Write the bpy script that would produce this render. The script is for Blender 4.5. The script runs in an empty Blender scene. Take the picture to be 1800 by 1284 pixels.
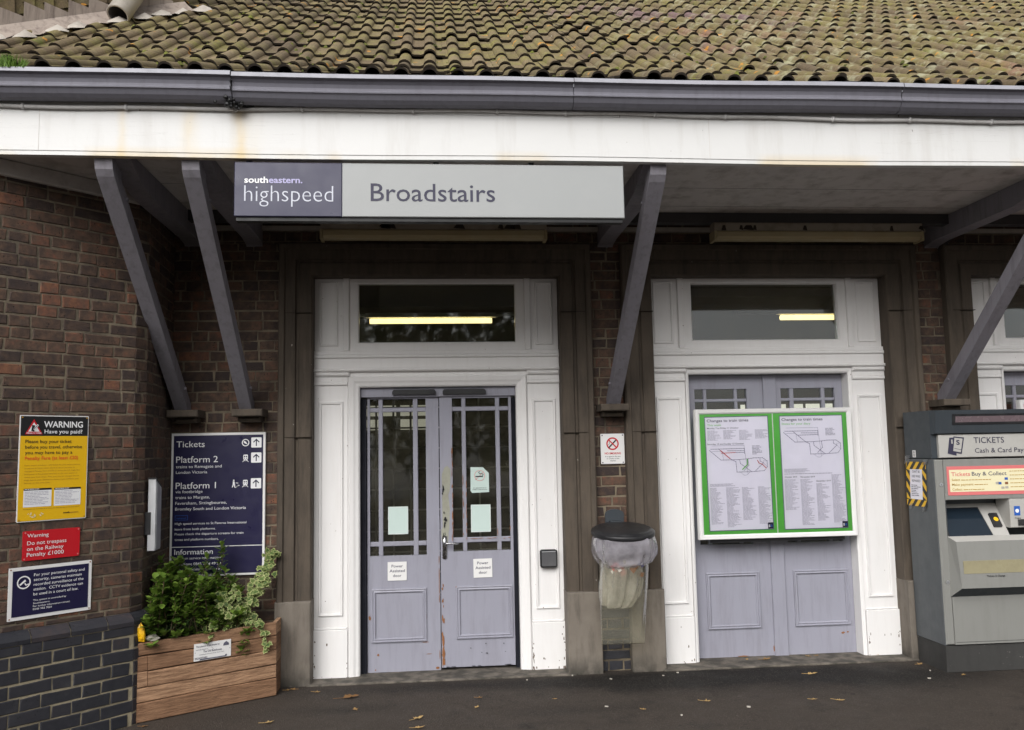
import bpy, math, random
from mathutils import Vector, Matrix

# ------------------------------------------------------------------ camera, sky, sun, exposure
scene = bpy.context.scene
rnd = random.Random(7)
C = scene.collection

cam_data = bpy.data.cameras.new('camera')
cam_data.sensor_fit = 'HORIZONTAL'
cam_data.sensor_width = 36.0
cam_data.lens = 36.0 * 1505.8 / 1800.0
cam_data.clip_start = 0.05
cam_data.clip_end = 1000.0
cam = bpy.data.objects.new('camera', cam_data)
C.objects.link(cam)
yaw, pitch, roll = 0.0904, 0.0993, -0.0191
F_ = Vector((math.sin(yaw) * math.cos(pitch), math.cos(yaw) * math.cos(pitch), math.sin(pitch)))
r_ = Vector((math.cos(yaw), -math.sin(yaw), 0))
u_ = r_.cross(F_)
R_ = math.cos(roll) * r_ + math.sin(roll) * u_
U_ = -math.sin(roll) * r_ + math.cos(roll) * u_
cam.matrix_world = Matrix(((R_.x, U_.x, -F_.x, 0.0), (R_.y, U_.y, -F_.y, -6.4), (R_.z, U_.z, -F_.z, 1.6), (0, 0, 0, 1)))
scene.camera = cam

SUN_EL, SUN_AZ = math.radians(38), math.radians(203)      # azimuth clockwise from +Y: behind the camera
world = bpy.data.worlds.new('World')
scene.world = world
world.use_nodes = True
wn = world.node_tree
wn.nodes.clear()
sky = wn.nodes.new('ShaderNodeTexSky')
sky.sky_type = 'NISHITA'
sky.sun_disc = False
sky.sun_elevation = SUN_EL
sky.sun_rotation = SUN_AZ
sky.air_density = 1.0
sky.dust_density = 4.0
sky.ozone_density = 1.0
hsv = wn.nodes.new('ShaderNodeHueSaturation')
hsv.inputs['Saturation'].default_value = 0.16
bg = wn.nodes.new('ShaderNodeBackground')
bg.inputs['Strength'].default_value = 0.08
wo = wn.nodes.new('ShaderNodeOutputWorld')
wn.links.new(sky.outputs[0], hsv.inputs['Color'])
wn.links.new(hsv.outputs[0], bg.inputs['Color'])
wn.links.new(bg.outputs[0], wo.inputs['Surface'])

sun_data = bpy.data.lights.new('sun', 'SUN')
sun_data.energy = 1.5
sun_data.angle = math.radians(60)
sun_data.color = (1.0, 0.985, 0.965)
sun = bpy.data.objects.new('sun', sun_data)
C.objects.link(sun)
sd = Vector((math.sin(SUN_AZ) * math.cos(SUN_EL), math.cos(SUN_AZ) * math.cos(SUN_EL), math.sin(SUN_EL)))
sun.rotation_euler = sd.to_track_quat('Z', 'Y').to_euler()
sun.location = sd * 30

scene.view_settings.view_transform = 'Standard'
scene.view_settings.look = 'None'
scene.view_settings.exposure = 0.90
scene.view_settings.gamma = 1.0
scene.view_settings.use_curve_mapping = False
scene.render.engine = 'CYCLES'
scene.cycles.max_bounces = 8
scene.cycles.transparent_max_bounces = 16
scene.cycles.use_denoising = True

# ------------------------------------------------------------------ mesh builder helpers
class MB:
    def __init__(self):
        self.v, self.f, self.m, self.t = [], [], [], []
    def vert(self, p):
        self.v.append((p[0], p[1], p[2])); return len(self.v) - 1
    def face(self, pts, m=0, t=0.5):
        self.f.append([self.vert(p) for p in pts]); self.m.append(m); self.t.append(t)
    def facei(self, idx, m=0, t=0.5):
        self.f.append(list(idx)); self.m.append(m); self.t.append(t)
    def box(self, x0, x1, y0, y1, z0, z1, m=0, t=0.5, fr=None, bev=0.0, jit=0.0):
        """axis box, optionally in the local frame fr and with its -y (outer) edges bevelled"""
        g = (lambda x, y, z: (x, y, z)) if fr is None else fr
        b = bev
        if b <= 0:
            p = [g(x, y, z) for z in (z0, z1) for y in (y0, y1) for x in (x0, x1)]
            i = [self.vert(q) for q in p]
            for q in ((0, 1, 3, 2), (4, 6, 7, 5), (0, 4, 5, 1), (2, 3, 7, 6), (0, 2, 6, 4), (1, 5, 7, 3)):
                self.facei([i[k] for k in q], m, t)
        else:
            rings = []
            jx = [(rnd.uniform(-jit, jit), rnd.uniform(-jit, jit)) for _ in range(4)]
            for (yy, s) in ((y1, 0), (y0 + b, 0), (y0, b)):
                rings.append([self.vert(g(q[0] + j_[0], q[1], q[2] + j_[1])) for q, j_ in zip(((x0 + s, yy, z0 + s), (x1 - s, yy, z0 + s), (x1 - s, yy, z1 - s), (x0 + s, yy, z1 - s)), jx)])
            self.facei(rings[0][::-1], m, t)
            for a, c in ((0, 1), (1, 2)):
                for k in range(4):
                    self.facei([rings[a][k], rings[a][(k + 1) % 4], rings[c][(k + 1) % 4], rings[c][k]], m, t)
            self.facei(rings[2], m, t)
    def prism(self, poly, a, b, m=0, t=0.5):
        """poly: list of 3D points; a,b: offset vectors of the two ends"""
        a, b = Vector(a), Vector(b)
        A = [self.vert(Vector(p) + a) for p in poly]
        B = [self.vert(Vector(p) + b) for p in poly]
        n = len(poly)
        self.facei(A[::-1], m, t); self.facei(B, m, t)
        for k in range(n):
            self.facei([A[k], A[(k + 1) % n], B[(k + 1) % n], B[k]], m, t)
    def tube(self, path, r, n=10, m=0, t=0.5, cap=True):
        path = [Vector(p) for p in path]
        rr = r if isinstance(r, (list, tuple)) else [r] * len(path)
        prev = None
        rings = []
        up = None
        for k, p in enumerate(path):
            d = (path[min(k + 1, len(path) - 1)] - path[max(k - 1, 0)]).normalized()
            if up is None:
                up = Vector((0, 0, 1)) if abs(d.z) < 0.9 else Vector((1, 0, 0))
            s = d.cross(up).normalized(); up = s.cross(d).normalized()
            rings.append([self.vert(p + rr[k] * (math.cos(2 * math.pi * j / n) * s + math.sin(2 * math.pi * j / n) * up)) for j in range(n)])
        for a, b in zip(rings, rings[1:]):
            for j in range(n):
                self.facei([a[j], a[(j + 1) % n], b[(j + 1) % n], b[j]], m, t)
        if cap:
            self.facei(rings[0][::-1], m, t); self.facei(rings[-1], m, t)
    def lathe(self, c, prof, n=32, m=0, t=0.5):
        """prof: (radius, z) about the vertical axis through c"""
        rings = []
        for (r, z) in prof:
            rings.append([self.vert((c[0] + r * math.cos(2 * math.pi * j / n), c[1] + r * math.sin(2 * math.pi * j / n), c[2] + z)) for j in range(n)])
        for a, b in zip(rings, rings[1:]):
            for j in range(n):
                self.facei([a[j], a[(j + 1) % n], b[(j + 1) % n], b[j]], m, t)
        self.facei(rings[0][::-1], m, t); self.facei(rings[-1], m, t)
    def architrave(self, x0, x1, z0, z1, prof, m=0, t=0.5, closed=False):
        """moulding swept round an opening with mitred corners; prof: (outward offset, y)"""
        rows = []
        for (s, y) in prof:
            if closed:
                pts = [(x0 - s, y, z0 - s), (x0 - s, y, z1 + s), (x1 + s, y, z1 + s), (x1 + s, y, z0 - s)]
            else:
                pts = [(x0 - s, y, z0), (x0 - s, y, z1 + s), (x1 + s, y, z1 + s), (x1 + s, y, z0)]
            rows.append([self.vert(p) for p in pts])
        for a, b in zip(rows, rows[1:]):
            for k in range(4 if closed else 3):
                self.facei([a[k], a[(k + 1) % 4], b[(k + 1) % 4], b[k]], m, t)
    def build(self, name, mats, parent=None, smooth=False):
        if not isinstance(mats, (list, tuple)):
            mats = [mats]
        me = bpy.data.meshes.new(name)
        off = wl(parent) if parent is not None else Vector((0, 0, 0))
        me.from_pydata([(p[0] - off.x, p[1] - off.y, p[2] - off.z) for p in self.v], [], self.f)
        for mt in mats:
            me.materials.append(mt)
        me.polygons.foreach_set('material_index', self.m)
        if smooth:
            me.polygons.foreach_set('use_smooth', [True] * len(self.f))
        at = me.attributes.new('tone', 'FLOAT', 'FACE')
        at.data.foreach_set('value', self.t)
        me.update()
        o = bpy.data.objects.new(name, me)
        C.objects.link(o)
        if parent is not None:
            o.parent = parent
        return o

def wl(o):
    p = Vector((0, 0, 0))
    while o is not None:
        p = p + o.location
        o = o.parent
    return p

def thing(name, label, cat, loc=(0, 0, 0), group=None):
    o = bpy.data.objects.new(name, None)
    C.objects.link(o)
    o.empty_display_size = 0.1
    o.location = loc
    return tag(o, label, cat, group)

def tag(o, label, cat, group=None, kind=None):
    o['label'] = label; o['category'] = cat
    if group: o['group'] = group
    if kind: o['kind'] = kind
    return o

def base_at(mb, loc):
    """shift the vertices so that loc becomes the object's origin"""
    mb.v = [(a - loc[0], b - loc[1], c - loc[2]) for a, b, c in mb.v]

def solo(mb, name, mats, loc, label, cat, group=None, smooth=False):
    base_at(mb, loc)
    o = mb.build(name, mats, None, smooth)
    o.location = loc
    return tag(o, label, cat, group)

class Frame:
    """flat local frame: u to the right, v up, n outward"""
    def __init__(self, o, u=(1, 0, 0), v=(0, 0, 1)):
        self.o, self.u, self.v = Vector(o), Vector(u).normalized(), Vector(v).normalized()
        self.n = self.u.cross(self.v).normalized()      # u = +x, v = +z  ->  n = -y
    def __call__(self, a, b, c=0.0):
        return self.o + self.u * a + self.v * b + self.n * c
    def g(self, x, y, z):       # for MB.box: x along u, z along v, y inward
        return self(x, z, -y)

_txt = {}
def text_geo(s, weight):
    k = (s, weight)
    if k not in _txt:
        cu = bpy.data.curves.new('t', 'FONT')
        cu.body = s; cu.size = 1.0; cu.offset = weight; cu.resolution_u = 3; cu.fill_mode = 'FRONT'
        ob = bpy.data.objects.new('t', cu)
        C.objects.link(ob)
        dg = bpy.context.evaluated_depsgraph_get(); dg.update()
        me = bpy.data.meshes.new_from_object(ob.evaluated_get(dg))
        _txt[k] = ([tuple(v.co) for v in me.vertices], [tuple(p.vertices) for p in me.polygons])
        bpy.data.objects.remove(ob); bpy.data.curves.remove(cu); bpy.data.meshes.remove(me)
    return _txt[k]

def text(mb, fr, s, a, b, cap, width=None, n=0.002, m=0, weight=0.0, align='L', italic=0.0):
    """lettering on frame fr: left end a, baseline b, capital height cap, optional total width"""
    vs, fs = text_geo(s, weight)
    if not vs: return
    sc = cap / 0.72
    x0 = min(v[0] for v in vs); x1 = max(v[0] for v in vs)
    sx = sc if width is None else width / max(1e-6, (x1 - x0))
    w = (x1 - x0) * sx
    sh = 0.0 if align == 'L' else (-w / 2 if align == 'C' else -w)
    i0 = len(mb.v)
    for v in vs:
        mb.vert(fr(a + sh + (v[0] - x0) * sx + italic * v[1] * sc, b + v[1] * sc, n))
    for f in fs:
        mb.facei([i0 + k for k in f], m)

def greek(mb, fr, a0, a1, b_top, b_bot, line, n=0.002, m=0, gap=0.5, ragged=0.25, seed=1):
    """lines of fine print too small to read: one thin bar for every word"""
    rr = random.Random(seed)
    b = b_top
    while b - line > b_bot:
        a = a0
        end = a1 - (a1 - a0) * ragged * rr.random()
        while a < end:
            w = line * rr.uniform(1.2, 4.5)
            w = min(w, end - a)
            if w > line * 0.4:
                mb.face([fr(a, b - line * (1 - gap), n), fr(a + w, b - line * (1 - gap), n), fr(a + w, b, n), fr(a, b, n)], m)
            a += w + line * 0.45
        b -= line * 1.25

def quad(mb, fr, a0, a1, b0, b1, n=0.001, m=0, t=0.5):
    mb.face([fr(a0, b0, n), fr(a1, b0, n), fr(a1, b1, n), fr(a0, b1, n)], m, t)

def poly(mb, fr, pts, n=0.002, m=0):
    mb.face([fr(a, b, n) for a, b in pts], m)

def ring(mb, fr, ca, cb, r0, r1, n=0.002, m=0, seg=28):
    for k in range(seg):
        t0, t1 = 2 * math.pi * k / seg, 2 * math.pi * (k + 1) / seg
        mb.face([fr(ca + r0 * math.cos(t0), cb + r0 * math.sin(t0), n), fr(ca + r1 * math.cos(t0), cb + r1 * math.sin(t0), n),
                 fr(ca + r1 * math.cos(t1), cb + r1 * math.sin(t1), n), fr(ca + r0 * math.cos(t1), cb + r0 * math.sin(t1), n)], m)

def disc(mb, fr, ca, cb, r, n=0.002, m=0, seg=20):
    mb.face([fr(ca + r * math.cos(2 * math.pi * k / seg), cb + r * math.sin(2 * math.pi * k / seg), n) for k in range(seg)], m)

def stroke(mb, fr, pts, w, n=0.002, m=0):
    for (a0, b0), (a1, b1) in zip(pts, pts[1:]):
        L = math.hypot(a1 - a0, b1 - b0)
        if L < 1e-6: continue
        px, py = -(b1 - b0) / L * w / 2, (a1 - a0) / L * w / 2
        ex, ey = (a1 - a0) / L * w / 2, (b1 - b0) / L * w / 2
        mb.face([fr(a0 + px - ex, b0 + py - ey, n), fr(a0 - px - ex, b0 - py - ey, n), fr(a1 - px + ex, b1 - py + ey, n), fr(a1 + px + ex, b1 + py + ey, n)], m)

# ------------------------------------------------------------------ materials
class NT:
    def __init__(self, name):
        self.mat = bpy.data.materials.new(name)
        self.mat.use_nodes = True
        self.t = self.mat.node_tree
        self.t.nodes.clear()
        self.out = self.n('ShaderNodeOutputMaterial')
        self.bsdf = self.n('ShaderNodeBsdfPrincipled')
        self.l(self.bsdf.outputs[0], self.out.inputs['Surface'])
        self.co = self.n('ShaderNodeTexCoord').outputs['Object']
    def n(self, typ, **kw):
        x = self.t.nodes.new(typ)
        for k, v in kw.items():
            setattr(x, k, v)
        return x
    def l(self, a, b):
        self.t.links.new(a, b)
    def sock(self, v, inp):
        if hasattr(v, 'is_output') or hasattr(v, 'links'):
            self.l(v, inp)
        else:
            inp.default_value = v
    def noise(self, scale, detail=4, rough=0.55, vec=None, stretch=None):
        x = self.n('ShaderNodeTexNoise')
        x.inputs['Scale'].default_value = scale; x.inputs['Detail'].default_value = detail; x.inputs['Roughness'].default_value = rough
        v = vec if vec is not None else self.co
        if stretch:
            mp = self.n('ShaderNodeMapping'); mp.inputs['Scale'].default_value = stretch
            self.l(v, mp.inputs['Vector']); v = mp.outputs[0]
        self.l(v, x.inputs['Vector'])
        return x.outputs['Fac']
    def voro(self, scale, feature='F1', rnd_=1.0, out='Distance'):
        x = self.n('ShaderNodeTexVoronoi', feature=feature)
        x.inputs['Scale'].default_value = scale; x.inputs['Randomness'].default_value = rnd_
        self.l(self.co, x.inputs['Vector'])
        return x.outputs[out]
    def ramp(self, fac, stops, interp='LINEAR'):
        x = self.n('ShaderNodeValToRGB')
        x.color_ramp.interpolation = interp
        e = x.color_ramp.elements
        while len(e) < len(stops): e.new(0.5)
        for k, (p, c) in enumerate(stops):
            e[k].position = p
            e[k].color = (c, c, c, 1) if not isinstance(c, (tuple, list)) else (c[0], c[1], c[2], 1)
        self.l(fac, x.inputs[0])
        return x.outputs[0]
    def mix(self, fac, a, b, mode='MIX'):
        x = self.n('ShaderNodeMix', data_type='RGBA', blend_type=mode)
        self.sock(fac, x.inputs[0])
        for v, i in ((a, 6), (b, 7)):
            if isinstance(v, (tuple, list)): x.inputs[i].default_value = (v[0], v[1], v[2], 1)
            else: self.l(v, x.inputs[i])
        return x.outputs[2]
    def math(self, op, a, b=0.0):
        x = self.n('ShaderNodeMath', operation=op)
        self.sock(a, x.inputs[0]); self.sock(b, x.inputs[1])
        return x.outputs[0]
    def attr(self, name='tone'):
        x = self.n('ShaderNodeAttribute'); x.attribute_name = name
        return x.outputs['Fac']
    def color(self, c):
        if isinstance(c, (tuple, list)): self.bsdf.inputs['Base Color'].default_value = (c[0], c[1], c[2], 1)
        else: self.l(c, self.bsdf.inputs['Base Color'])
    def rough(self, r): self.sock(r, self.bsdf.inputs['Roughness'])
    def spec(self, s): self.bsdf.inputs['Specular IOR Level'].default_value = s
    def metal(self, s): self.bsdf.inputs['Metallic'].default_value = s
    def bump(self, h, strength=0.3, dist=0.01):
        x = self.n('ShaderNodeBump')
        x.inputs['Strength'].default_value = strength; x.inputs['Distance'].default_value = dist
        self.l(h, x.inputs['Height']); self.l(x.outputs[0], self.bsdf.inputs['Normal'])

def paint(name, c, rough=0.5, var=0.08, dirt=None, dirt_amt=0.25, bump=0.08, spec=0.4, chips=None, streak=False):
    k = NT(name)
    lo = tuple(x * (1 - var) for x in c); hi = tuple(min(0.95, x * (1 + var)) for x in c)
    col = k.mix(k.noise(3.0, 5), lo, hi)
    if dirt:
        st = (6, 6, 0.7) if streak else None
        d = k.ramp(k.noise(4.0 if streak else 7.0, 6, 0.65, stretch=st), [(0.48, 0.0), (0.78, 1.0)])
        col = k.mix(k.math('MULTIPLY', d, dirt_amt), col, dirt)
    if chips:
        ch = k.ramp(k.noise(38, 3, 0.5), [(chips[0], 0.0), (chips[0] + 0.02, 1.0)])
        col = k.mix(ch, col, chips[1])
    k.color(col)
    k.rough(k.ramp(k.noise(14, 4), [(0.3, rough - 0.08), (0.7, min(1, rough + 0.1))]))
    k.spec(spec)
    if bump: k.bump(k.noise(60, 4), bump, 0.004)
    return k.mat

M = {}
M['white'] = paint('white_gloss_paint', (0.80, 0.785, 0.775), 0.42, 0.03, (0.48, 0.44, 0.39), 0.13, 0.06, chips=(0.745, (0.25, 0.2, 0.17)), streak=True)
M['lilac'] = paint('lilac_gloss_paint', (0.312, 0.311, 0.368), 0.38, 0.07, (0.19, 0.18, 0.20), 0.42, 0.10, streak=True)
M['grey_strut'] = paint('grey_timber_paint', (0.225, 0.214, 0.24), 0.6, 0.12, (0.08, 0.072, 0.075), 0.5, 0.35, spec=0.25, chips=(0.735, (0.10, 0.085, 0.075)), streak=True)
M['gutter'] = paint('grey_gutter_paint', (0.165, 0.162, 0.19), 0.6, 0.07, (0.08, 0.077, 0.085), 0.35, 0.12, spec=0.25, streak=True)
M['gutter_edge'] = paint('skylit_gutter_edge', (0.30, 0.30, 0.335), 0.5, 0.05, (0.14, 0.135, 0.14), 0.4, 0.05)  # paler than the gutter: skylight on the lip is put into the colour
M['soffit'] = paint('soffit_paint', (0.55, 0.52, 0.49), 0.7, 0.12, (0.20, 0.17, 0.14), 0.75, 0.15)
M['beam'] = paint('dark_beam_paint', (0.05, 0.048, 0.05), 0.6, 0.15)
M['cream_trim'] = paint('dirty_cream_trim', (0.42, 0.39, 0.35), 0.6, 0.1, (0.15, 0.12, 0.1), 0.5)
M['navy'] = paint('navy_enamel', (0.014, 0.012, 0.048), 0.35, 0.03, None, 0, 0.0)
M['sign_navy'] = paint('slate_blue_vinyl', (0.045, 0.044, 0.080), 0.35, 0.03, (0.055, 0.053, 0.09), 0.2, 0.0)
M['sign_grey'] = paint('pale_grey_enamel', (0.325, 0.335, 0.335), 0.38, 0.02, (0.4, 0.4, 0.4), 0.2, 0.0)
M['slate_ink'] = paint('slate_lettering', (0.035, 0.033, 0.062), 0.5, 0.02, None, 0, 0.0)
M['white_ink'] = paint('white_lettering', (0.82, 0.82, 0.83), 0.5, 0.02, None, 0, 0.0)
M['lilac_ink'] = paint('lilac_lettering', (0.42, 0.4, 0.62), 0.5, 0.02, None, 0, 0.0)
M['pale_ink'] = paint('pale_blue_grey_lettering', (0.55, 0.57, 0.64), 0.5, 0.02, None, 0, 0.0)
M['black'] = paint('black_print', (0.012, 0.012, 0.013), 0.45, 0.1, None, 0, 0.0)
M['black_plastic'] = paint('black_plastic', (0.017, 0.017, 0.019), 0.38, 0.2, (0.06, 0.06, 0.055), 0.35, 0.05)
M['rubber'] = paint('black_brush_strip', (0.008, 0.009, 0.016), 0.8, 0.2, None, 0, 0.1)
M['yellow'] = paint('signal_yellow', (0.78, 0.46, 0.006), 0.4, 0.02, (0.6, 0.38, 0.02), 0.2, 0.0)
M['red'] = paint('signal_red', (0.54, 0.010, 0.018), 0.4, 0.03, (0.4, 0.02, 0.03), 0.2, 0.0)
M['orange_ink'] = paint('orange_red_lettering', (0.75, 0.14, 0.02), 0.5, 0.02, None, 0, 0.0)
M['brown_ink'] = paint('faded_brown_print', (0.42, 0.23, 0.02), 0.6, 0.02, None, 0, 0.0)
M['grey_ink'] = paint('grey_fine_print', (0.40, 0.39, 0.47), 0.6, 0.02, None, 0, 0.0)
M['dark_ink'] = paint('dark_grey_print', (0.10, 0.10, 0.14), 0.6, 0.02, None, 0, 0.0)
M['green_ink'] = paint('green_print', (0.18, 0.55, 0.13), 0.6, 0.02, None, 0, 0.0)
M['line_ink'] = paint('blue_black_route_line', (0.10, 0.09, 0.20), 0.6, 0.02, None, 0, 0.0)
M['blue'] = paint('blue_print', (0.02, 0.10, 0.42), 0.5, 0.02, None, 0, 0.0)
M['pink'] = paint('coral_print', (0.66, 0.17, 0.17), 0.5, 0.03, None, 0, 0.0)
M['cream'] = paint('cream_print', (0.76, 0.70, 0.46), 0.5, 0.03, None, 0, 0.0)
M['poster_green'] = paint('bright_green_paper', (0.12, 0.52, 0.075), 0.6, 0.06, (0.07, 0.33, 0.05), 0.3, 0.05)
M['paper'] = paint('lavender_white_paper', (0.84, 0.82, 0.90), 0.6, 0.03, (0.70, 0.68, 0.78), 0.25, 0.05)
M['notice_back'] = paint('pale_aqua_paper', (0.56, 0.68, 0.64), 0.6, 0.03, None, 0, 0.03)
M['white_sheet'] = paint('white_sheet', (0.78, 0.77, 0.76), 0.5, 0.02, (0.5, 0.48, 0.45), 0.15, 0.02)
M['chrome'] = paint('worn_chrome', (0.45, 0.45, 0.46), 0.22, 0.1, (0.1, 0.09, 0.08), 0.5, 0.02); M['chrome'].node_tree.nodes['Principled BSDF'].inputs['Metallic'].default_value = 1.0
M['steel'] = paint('brushed_aluminium', (0.62, 0.63, 0.65), 0.36, 0.05, (0.3, 0.3, 0.3), 0.3, 0.02); M['steel'].node_tree.nodes['Principled BSDF'].inputs['Metallic'].default_value = 0.8
M['mach_dark'] = paint('slate_grey_powder_coat', (0.038, 0.046, 0.054), 0.48, 0.06, (0.06, 0.066, 0.07), 0.4, 0.08, streak=True)
M['mach_mid'] = paint('mid_grey_powder_coat', (0.085, 0.094, 0.10), 0.48, 0.06, (0.13, 0.13, 0.13), 0.3, 0.08, streak=True)
M['mach_light'] = paint('light_grey_powder_coat', (0.225, 0.225, 0.21), 0.45, 0.04, (0.15, 0.145, 0.13), 0.3, 0.06, streak=True)
M['mach_pale'] = paint('pale_grey_panel', (0.42, 0.41, 0.385), 0.42, 0.03, (0.28, 0.27, 0.24), 0.25, 0.03)
M['mach_base'] = paint('scuffed_plinth_paint', (0.040, 0.039, 0.037), 0.7, 0.2, (0.02, 0.02, 0.02), 0.5, 0.2, chips=(0.72, (0.16, 0.15, 0.14)), streak=True)
M['screen'] = paint('dark_screen_glass', (0.012, 0.020, 0.030), 0.12, 0.1, None, 0, 0.0, spec=0.5)
M['tray'] = paint('scuffed_yellowed_plastic', (0.30, 0.27, 0.17), 0.3, 0.12, (0.15, 0.13, 0.09), 0.5, 0.05)
M['lamp_case'] = paint('yellowed_lamp_cover', (0.34, 0.28, 0.16), 0.4, 0.06, (0.3, 0.22, 0.1), 0.5, 0.03)
M['lamp_body'] = paint('dirty_lamp_body', (0.27, 0.235, 0.19), 0.6, 0.1, (0.12, 0.09, 0.06), 0.9, 0.05)
M['cable'] = paint('painted_cable', (0.58, 0.57, 0.56), 0.6, 0.1, (0.22, 0.2, 0.18), 0.5, 0.05)
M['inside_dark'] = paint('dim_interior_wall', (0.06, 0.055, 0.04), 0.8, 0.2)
M['inside_pale'] = paint('pale_interior_wall', (0.50, 0.51, 0.53), 0.8, 0.06)
M['bare_wood'] = paint('bare_orange_wood', (0.27, 0.115, 0.045), 0.8, 0.25, (0.08, 0.03, 0.015), 0.6, 0.3)
M['primer'] = paint('worn_primer', (0.33, 0.33, 0.27), 0.7, 0.12, (0.14, 0.11, 0.08), 0.4, 0.15)
M['packet'] = paint('yellow_foil', (0.75, 0.42, 0.01), 0.25, 0.12, (0.55, 0.1, 0.02), 0.5, 0.3)
M['scrap'] = paint('pale_scrap', (0.42, 0.39, 0.34), 0.8, 0.15, (0.3, 0.28, 0.24), 0.4, 0.2)
M['soil'] = paint('planter_soil', (0.03, 0.022, 0.015), 0.95, 0.4, None, 0, 0.6)
M['lead'] = paint('weathered_lead_flashing', (0.33, 0.275, 0.235), 0.75, 0.25, (0.075, 0.05, 0.045), 0.85, 0.3, streak=True)
M['pipe'] = paint('stained_pipe', (0.46, 0.42, 0.37), 0.6, 0.12, (0.15, 0.12, 0.1), 0.7, 0.2)

def fascia_mat():
    k = NT('stained_white_fascia')
    sep = k.n('ShaderNodeSeparateXYZ'); k.l(k.co, sep.inputs[0])
    x, z = sep.outputs['X'], sep.outputs['Z']
    col = k.mix(k.noise(2.0, 5), (0.60, 0.598, 0.588), (0.66, 0.658, 0.65))
    wob = k.math('MULTIPLY', k.math('SUBTRACT', k.noise(9, 3), 0.5), 0.03)
    xx = k.math('ADD', x, wob)
    tot = None
    for (xs, w, a) in ((-1.71, 0.022, 0.42), (-1.345, 0.04, 0.36), (-1.075, 0.034, 0.55), (-1.03, 0.07, 0.16)):
        d = k.math('DIVIDE', k.math('SUBTRACT', xx, xs), w)
        g = k.math('MULTIPLY', k.math('POWER', 2.718, k.math('MULTIPLY', k.math('MULTIPLY', d, d), -1.0)), a)
        tot = g if tot is None else k.math('ADD', tot, g)
    tot = k.math('MULTIPLY', tot, k.ramp(k.noise(14, 3, stretch=(1, 1, 0.3)), [(0.3, 0.45), (0.7, 1.0)]))
    low = k.ramp(z, [(0.0, 1.0), (1.0, 0.0)])
    mp = k.n('ShaderNodeMapRange'); k.l(z, mp.inputs[0]); mp.inputs[1].default_value = 3.26; mp.inputs[2].default_value = 3.32; mp.inputs[3].default_value = 0.5; mp.inputs[4].default_value = 0.0
    band = k.math('MULTIPLY', mp.outputs[0], k.ramp(k.noise(1.7, 3), [(0.5, 0.0), (0.62, 1.0)]))
    tot = k.math('MINIMUM', k.math('ADD', tot, band), 0.8)
    col = k.mix(tot, col, (0.62, 0.46, 0.20))
    stk = k.ramp(k.noise(7, 5, 0.65, stretch=(1, 1, 0.12)), [(0.52, 0.0), (0.78, 0.35)])
    col = k.mix(stk, col, (0.36, 0.33, 0.29))
    crack = k.ramp(k.noise(2.2, 5, 0.6, stretch=(0.35, 1, 9)), [(0.495, 0.0), (0.5, 1.0), (0.505, 0.0)])
    col = k.mix(k.math('MULTIPLY', crack, k.ramp(k.noise(1.1, 2), [(0.5, 0.0), (0.6, 0.35)])), col, (0.30, 0.28, 0.26))
    fleck = k.ramp(k.noise(30, 2, stretch=(1, 1, 0.5)), [(0.76, 0.0), (0.78, 1.0)])
    col = k.mix(fleck, col, (0.2, 0.18, 0.16))
    k.color(col); k.rough(0.45); k.bump(k.noise(25, 5), 0.12, 0.006)
    return k.mat
M['fascia'] = fascia_mat()

def brick_mat(name, stops, speck, rough, bump, bloom=None, mottle=1.9):
    k = NT(name)
    t = k.attr()
    n1 = k.math('MULTIPLY', k.math('SUBTRACT', k.noise(17, 5, 0.6), 0.5), mottle)
    base = k.ramp(k.math('ADD', t, n1), stops)
    base = k.mix(k.ramp(k.noise(26, 5, 0.7), [(0.42, 0.0), (0.68, 0.7)]), base, k.mix(0.65, base, speck))
    pits = k.ramp(k.voro(55), [(0.14, 1.0), (0.24, 0.0)])
    pits = k.math('MULTIPLY', pits, k.ramp(k.noise(16, 3), [(0.5, 0.0), (0.6, 1.0)]))
    col = k.mix(pits, base, tuple(x * 0.25 for x in speck))
    if bloom:
        b = k.ramp(k.noise(5, 5, 0.7), [(0.6, 0.0), (0.8, 0.35)])
        col = k.mix(b, col, bloom)
    k.color(col); k.rough(rough)
    h = k.math('SUBTRACT', k.noise(55, 5, 0.7), k.math('MULTIPLY', pits, 0.8))
    k.bump(h, bump, 0.006)
    return k.mat
M['brick'] = brick_mat('dark_red_brown_brick', [(0.0, (0.040, 0.027, 0.024)), (0.2, (0.058, 0.037, 0.029)), (0.42, (0.080, 0.049, 0.034)), (0.62, (0.112, 0.066, 0.044)), (0.8, (0.140, 0.070, 0.045)), (0.93, (0.175, 0.072, 0.044)), (1.0, (0.20, 0.088, 0.047))], (0.032, 0.022, 0.02), 0.85, 0.6, (0.20, 0.165, 0.125))
M['blue_brick'] = brick_mat('blue_engineering_brick', [(0.0, (0.018, 0.019, 0.025)), (0.5, (0.028, 0.028, 0.035)), (0.85, (0.038, 0.034, 0.04)), (1.0, (0.055, 0.042, 0.042))], (0.04, 0.04, 0.045), 0.5, 0.25, (0.12, 0.12, 0.12), 0.8)
def mortar_mat(name, lo, hi):
    k = NT(name)
    k.color(k.mix(k.ramp(k.noise(4, 6, 0.7), [(0.35, 0.0), (0.7, 1.0)]), lo, hi))
    k.rough(0.95); k.bump(k.noise(90, 4), 0.5, 0.006)
    return k.mat
M['mortar'] = mortar_mat('lime_mortar', (0.075, 0.062, 0.046), (0.25, 0.205, 0.142))
M['plinth_mortar'] = mortar_mat('pale_plinth_mortar', (0.17, 0.145, 0.10), (0.40, 0.345, 0.235))

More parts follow.
